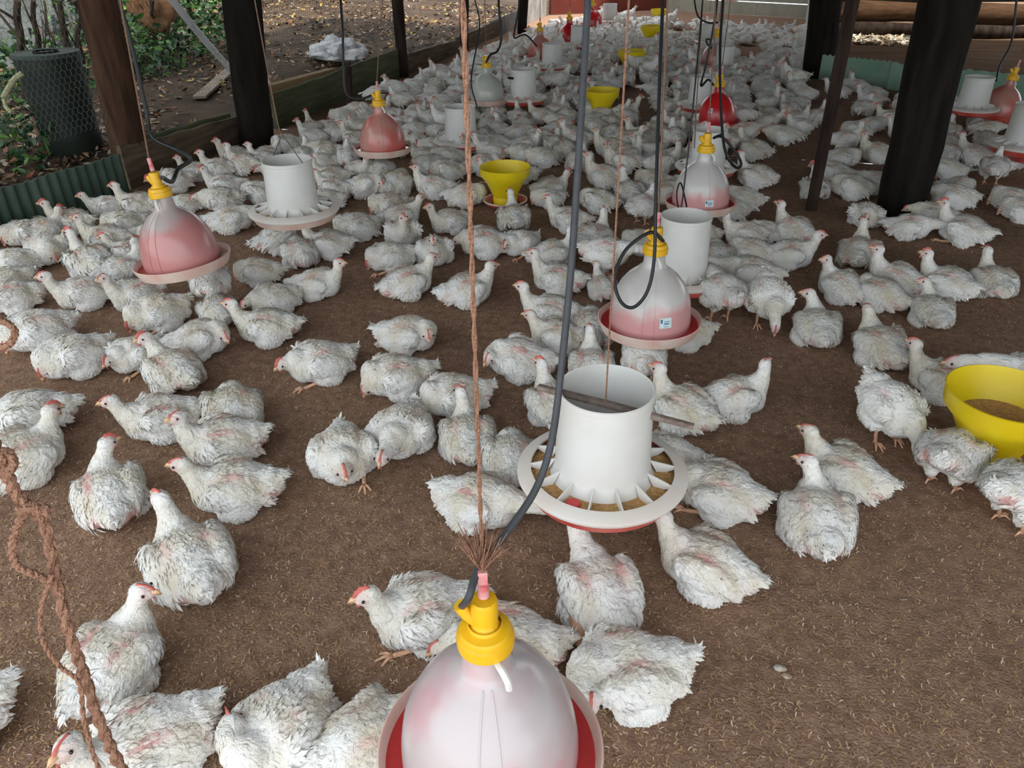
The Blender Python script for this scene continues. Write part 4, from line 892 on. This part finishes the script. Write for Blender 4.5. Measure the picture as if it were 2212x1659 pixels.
for v in b_.verts:
    x, y, z = v.co; n_ = noise.noise(v.co*2.2)*.28+noise.noise(v.co*6)*.10+noise.noise(v.co*16)*.04
    v.co = Vector((x*.42, y*.25, z*.20))*(1+n_); v.co.x += -.10*(1-z) if x < 0 else 0
    if v.co.z < 0: v.co.z *= .3
me = bpy.data.meshes.new('sack'); b_.to_mesh(me); b_.free(); me.materials.append(M_SACK); me.polygons.foreach_set('use_smooth', [True]*len(me.polygons))
o = bpy.data.objects.new('white_sack', me); C.objects.link(o); o.location = c+Vector((0, 0, .08)); o.rotation_euler = (0, 0, -.5); tag(o, 'crumpled white woven sack lying outside on the leaves', 'sack')
# grey sheet and brown cloth far left
a, b = at(-30, 200, z=8.5), at(185, 95, z=9.5); d = b-a
vs = []; 
for i in range(25):
    p = a+d*i/24
    for k in range(5): vs.append(p+Vector((0, 0, .0+.42*k/4*1.9))+Vector((.02*math.sin(i*1.9), .02*math.sin(i*1.9)+.12*k/4, 0)))
o = mesh_obj('metal_sheet', vs, [(i*5+k, i*5+5+k, i*5+6+k, i*5+1+k) for i in range(24) for k in range(4)], mat('dull_metal', (.09, .10, .105), .6, .2, 3, (.14, .15, .155), bump=.2)); tag(o, 'dull grey corrugated metal sheet leaning behind the stems at far left', 'metal sheet')
sm = o.modifiers.new('s', 'SOLIDIFY'); sm.thickness = .01
a = at(335, 38, z=8.8); b_ = bmesh.new(); bmesh.ops.create_icosphere(b_, subdivisions=4, radius=1)
for v in b_.verts: v.co = Vector((v.co.x*.30, v.co.y*.2, v.co.z*.34))*(1+.25*noise.noise(v.co*2.5)+.08*noise.noise(v.co*8))
me = bpy.data.meshes.new('cloth'); b_.to_mesh(me); b_.free(); me.materials.append(M_CLOTH); me.polygons.foreach_set('use_smooth', [True]*len(me.polygons))
o = bpy.data.objects.new('brown_cloth', me); C.objects.link(o); o.location = a+Vector((0, 0, .18)); tag(o, 'orange-brown cloth bundle hanging in the bushes between the two left posts', 'cloth')
# leaf litter
def leaves(name, n, fn, pal, label, smin=.02, smax=.05, flat=.35):
    vs = []; fs = []; mi = []
    for i in range(n):
        p = fn(); s = random.uniform(smin, smax); q = Matrix.Rotation(random.uniform(0, 2*PI), 3, 'Z') @ Matrix.Rotation(random.gauss(0, flat), 3, 'X') @ Matrix.Rotation(random.gauss(0, flat), 3, 'Y'); k = len(vs); cu = random.uniform(-.15, .35)
        for v in ((-1, 0, 0), (-.3, -.42, cu*.6), (.4, -.36, cu*.6), (1, 0, .15), (.4, .36, cu*.6), (-.3, .42, cu*.6), (0, 0, 0)): vs.append(p+q @ (Vector(v)*s))
        for a_, b2 in ((0, 1), (1, 2), (2, 3), (3, 4), (4, 5), (5, 0)): fs.append((k+a_, k+b2, k+6)); mi.append(i % len(pal))
    me = bpy.data.meshes.new(name); me.from_pydata([tuple(v) for v in vs], [], fs)
    for m in pal: me.materials.append(m)
    me.polygons.foreach_set('material_index', mi); o = bpy.data.objects.new(name, me); C.objects.link(o); 
    if label: tag(o, label, 'leaves', kind='stuff')
    return o
PAL = [mat('leaf_tan', (.22, .15, .09), .7, .3), mat('leaf_brown', (.12, .065, .035), .8, .2), mat('leaf_grey', (.28, .23, .18), .7, .3), mat('leaf_rust', (.18, .07, .035), .7, .2), mat('leaf_dark', (.07, .045, .03), .8, .2), mat('leaf_yellow', (.36, .24, .06), .6, .3)]
def gl_pt():
    while True:
        x = random.uniform(-9.5, -4.15); y = random.uniform(3.0, 17) if random.random() < .8 else random.uniform(3, 7)
        if noise.noise(Vector((x*1.1, y*1.1, 9))) > random.uniform(-.6, .35): return Vector((x, y, gz(x, y)+random.uniform(.004, .03)))
leaves('fallen_leaves', 9000, gl_pt, PAL, 'fallen dry leaves strewn over the earth outside the left wall', .018, .05)
leaves('fallen_leaves', 2600, lambda: (lambda x, y: Vector((x, y, gz(x, y)+random.uniform(.004, .04))))(random.uniform(-6.8, -4.1), random.uniform(2.6, 5.8)), PAL[:5], 'rusty fallen leaves around the foot of the green barrel', .02, .05)
leaves('straw', 700, lambda: Vector((random.uniform(.85, 2.3), random.uniform(12.25, 12.85), random.uniform(.02, .07))), [mat('straw_pale', (.75, .70, .60), .8, .2), mat('straw_tan', (.6, .48, .36), .8, .2)], 'pale sunlit straw in the gap before the logs across the yard', .03, .08)
# stems, bushes
def stem(px, py, z0, tx, ty, z1, r, label):
    a = at(px, py); a.z = gz(a.x, a.y)-.03; b = at(tx, ty, z=z1)
    Pp = [a.lerp(b, t)+Vector((noise.noise(Vector((t*3, px, 0))), noise.noise(Vector((t*3, 0, px))), 0))*.06 for t in np.linspace(0, 1, 12)]
    mb = MB().tube(Pp, [r*(1-.4*t) for t in np.linspace(0, 1, 12)], 8, jitter=.06)
    for i in range(5):
        p = Pp[random.randint(2, 10)]; d = Vector((random.uniform(-1, 1), random.uniform(-1, 1), random.uniform(.3, 1.4))); mb.tube([p, p+d*.2, p+d*.35+Vector((0, 0, .1))], [r*.35, r*.22, r*.1], 5)
    o = mb.build('stem', M_BARK); o.name = 'sapling'; tag(o, label, 'sapling')
for q in [(60, 235, 0, 38, 0, 6.6, .045, 'dark crooked stem at the far left above the barrel'), (100, 215, 0, 72, 0, 7.0, .035, 'thin stem second from the left edge'), (165, 215, 0, 128, 0, 7.2, .04, 'leaning stem crossing the grey metal sheet'),
          (190, 200, 0, 160, 0, 7.4, .035, 'brown stem just left of the thick brown post'), (130, 200, 0, 95, 0, 7.6, .02, 'slender stem before the grey metal sheet'), (345, 150, 0, 330, 0, 8.4, .03, 'stem below the brown cloth bundle'), (425, 110, 0, 405, -20, 9.4, .035, 'stem right of the white pole top')]:
    stem(*q)
GRN = [mat('leaf_green', (.035, .10, .022), .5, .4), mat('leaf_lime', (.085, .20, .035), .5, .4), mat('leaf_deep', (.02, .06, .02), .5, .4), mat('leaf_mid', (.025, .07, .022), .5, .4)]
def bush(cx, cy, zz, rad, n, label, sm=.03, sx=.07, sq=(1, 1, 1)):
    c = at(cx, cy, z=zz)
    def f():
        while True:
            v = Vector((random.uniform(-1, 1), random.uniform(-1, 1), random.uniform(-1, 1)))
            if v.length < 1 and noise.noise(v*3+Vector((cx, 0, 0))) > -.15: return c+Vector((v.x*rad*sq[0], v.y*rad*sq[1], v.z*rad*sq[2]))
    o = leaves('bush', n, f, GRN, None, sm, sx, flat=.8); tag(o, label, 'bush')
for q in [(30, 170, 7.3, .45, 380, 'green leafy bush at the far left edge behind the barrel'), (110, 200, 8.0, .55, 500, 'low green bush between the stems above the barrel'), (30, 300, 5.6, .28, 120, 'small green weed left of the barrel'),
          (265, 60, 9.2, .75, 1100, 'bright green bush right of the thick brown post'), (300, 130, 8.6, .5, 500, 'dark bush under the brown cloth bundle'), (380, 70, 9.6, .7, 900, 'leafy green bush below the white pole top'), (20, 20, 9.0, .6, 500, 'dark bush at the top left corner'),
          (90, 40, 11, .9, 700, 'dark bush behind the grey metal sheet'), (445, 40, 10.5, .5, 350, 'sparse green bush left of the tarred post'), (230, 30, 11, .8, 900, 'lime green bush behind the thick brown post')]:
    bush(*q)
# tree belt added out of view on both sides to cut side light
vs, fs = grid(-16, -15.8, -2, 30, 1, 1, lambda x, y: 0)
for i in range(15):
    yy = -1+(i % 9)*2.6; X0 = -11.3 if i < 9 else 12.5; zz = gz(-10.5, yy) if i < 9 else 0
    def f(yy=yy, zz=zz):
        while True:
            v = Vector((random.uniform(-1, 1), random.uniform(-1, 1), random.uniform(-1, 1)))
            if v.length < 1: return Vector((X0+v.x*1.5+.6*math.sin(i*2.1), yy+v.y*1.8, zz+2.4+v.z*2.4))
    o = leaves('unseen_tree', 2600, f, GRN, None, .08, .19, flat=.9); tag(o, ('broad leafy tree added outside the left wall to cut side light' if i < 9 else 'broad leafy tree added beyond the right yard to cut side light'), 'unseen_tree', 'trees added around the shed to cut light')
# dry plant hung on the netting
o = MB().tube(spline([at(48, 158, z=5.0), at(30, 172, z=5.0), at(10, 205, z=5.0), at(8, 212, z=5.0)], 5), [.012]*8+[.02]*8 if False else .018, 7).tube(spline([at(8, 214, z=5.0), at(14, 232, z=5.0), at(26, 243, z=5.0)], 5), .014, 7).build('dry_husk', mat('dry_husk', (.34, .34, .2), .8, .2)); tag(o, 'pale dry husk tied to the netting left of the barrel', 'husk')

# ------------------------------------------------------------------ litter flecks and small debris
n = 210000
y = .55+(rng.random(n)**1.6)*4.6; x = rng.uniform(-3.4, 2.6, n); keep = (x < .55*y+1.0) & (x > -.95*y-.9); x, y = x[keep], y[keep]; n = len(x)
a = rng.uniform(0, PI, n); L = rng.uniform(.003, .0066, n); W = rng.uniform(.0007, .0013, n); zt = np.array([lump(p, q) for p, q in zip(x, y)])+rng.uniform(.0005, .004, n); pit = rng.normal(0, .25, n)*L
dx, dy = np.cos(a)*L, np.sin(a)*L; nx, ny = -np.sin(a)*W, np.cos(a)*W; bx, by_ = -np.sin(a)*L*.25, np.cos(a)*L*.25
V = np.stack([np.stack([x-dx-nx, y-dy-ny, zt-pit], 1), np.stack([x-dx+nx, y-dy+ny, zt-pit], 1), np.stack([x+nx*1.4+bx, y+ny*1.4+by_, zt+.0008], 1), np.stack([x-nx*1.4+bx, y-ny*1.4+by_, zt+.0008], 1), np.stack([x+dx+nx, y+dy+ny, zt+pit], 1), np.stack([x+dx-nx, y+dy-ny, zt+pit], 1)], 1).reshape(-1, 3)
me = bpy.data.meshes.new('rice_husks'); me.vertices.add(len(V)); me.vertices.foreach_set('co', V.ravel())
me.loops.add(n*8); K = np.arange(n)*6; lp = np.stack([K, K+3, K+2, K+1, K+3, K+5, K+4, K+2], 1).ravel(); me.loops.foreach_set('vertex_index', lp)
me.polygons.add(n*2); me.polygons.foreach_set('loop_start', np.arange(n*2)*4)
M2 = mat('husk_dark', (.28, .165, .09), .85, .2); M3 = mat('husk_pale', (.66, .52, .38), .8, .2)
for m in (M_HUSK, M2, M3): me.materials.append(m)
me.polygons.foreach_set('material_index', np.repeat(rng.choice([0, 1, 2], n, p=[.45, .47, .08]), 2)); me.update(); me.validate()
o = bpy.data.objects.new('rice_husks', me); C.objects.link(o); tag(o, 'loose tan rice husks scattered over the litter floor', 'litter', kind='stuff')
for (px, py, s, lb) in [(1685, 1445, .016, 'largest white dropping on the bare litter at lower right'), (1625, 1262, .010, 'white dropping beside the tail of the chicken under the feeder'), (1685, 790, .007, 'small white dropping left of the yellow bowl'), (1663, 762, .006, 'tiny white dropping behind the pecking bird'), (1484, 812, .008, 'white dropping right of the hose loop drinker'),
                        (640, 878, .008, 'white dropping in the bare patch on the left'), (505, 733, .008, 'white dropping beside the beak of a sitting chicken'), (718, 1086, .007, 'pale dropping below the front facing chicken'), (1602, 1095, .007, 'pale dropping right of the tube feeder')]:
    p = at(px, py); mb = MB().ball((0, 0, .3*s), (s, s*.7, s*.45), 8, 6).ball((s*.9, -s*1.0, .25*s), (s*.8, s*.6, s*.35), 8, 6); o = mb.build('dropping', M_DOT); o.location = (p.x, p.y, lump(p.x, p.y)); tag(o, lb, 'dropping')

# ------------------------------------------------------------------ one label per bird
LAND += [(at(1945, 458).x, at(1945, 458).y, 'thickest black right post'), (at(1752, 452).x, at(1752, 452).y, 'thin leaning post'), (at(555, 312).x, at(555, 312).y, 'thick tarred left post'), (at(1768, 165).x, at(1768, 165).y, 'far right post'), (at(872, 165).x, at(872, 165).y, 'slim dark left post')]
ORD = ['', 'second ', 'third ', 'fourth ', 'fifth ', 'sixth ', 'seventh ', 'eighth ', 'ninth ', 'tenth ', 'eleventh ', 'twelfth ', 'thirteenth ', 'fourteenth ', 'fifteenth ', 'sixteenth ', 'seventeenth ', 'eighteenth ', 'nineteenth ', 'twentieth ']
cells = {}
for (o, b) in placed:
    x, y = b[5], b[6]; d = sorted((math.hypot(x-l[0], y-l[1]), l) for l in LAND)[0]; l = d[1]
    az = math.atan2(l[1], l[0]); vx, vy = x-l[0], y-l[1]; fwd = vx*math.cos(az)+vy*math.sin(az); rgt = vx*math.sin(az)-vy*math.cos(az)
    side = ('right of' if rgt > 0 else 'left of') if abs(rgt) > abs(fwd) else ('behind' if fwd > 0 else 'in front of')
    cells.setdefault((l[2], side), []).append((d[0], o, b))
for (lw, side), L_ in cells.items():
    L_.sort(key=lambda t: t[0])
    for i, (d, o, b) in enumerate(L_):
        pw = pose_words(b[3]) 
        lab = '%s chicken %s the %s, %s' % ((ORD[min(i, 19)] or 'closest ').strip(), side, lw, pw)
        if len(lab.split())+len(face_words(b[2]).split()) <= 16: lab += ' '+face_words(b[2])
        tag(o, lab, 'chicken', 'white chickens on the litter')
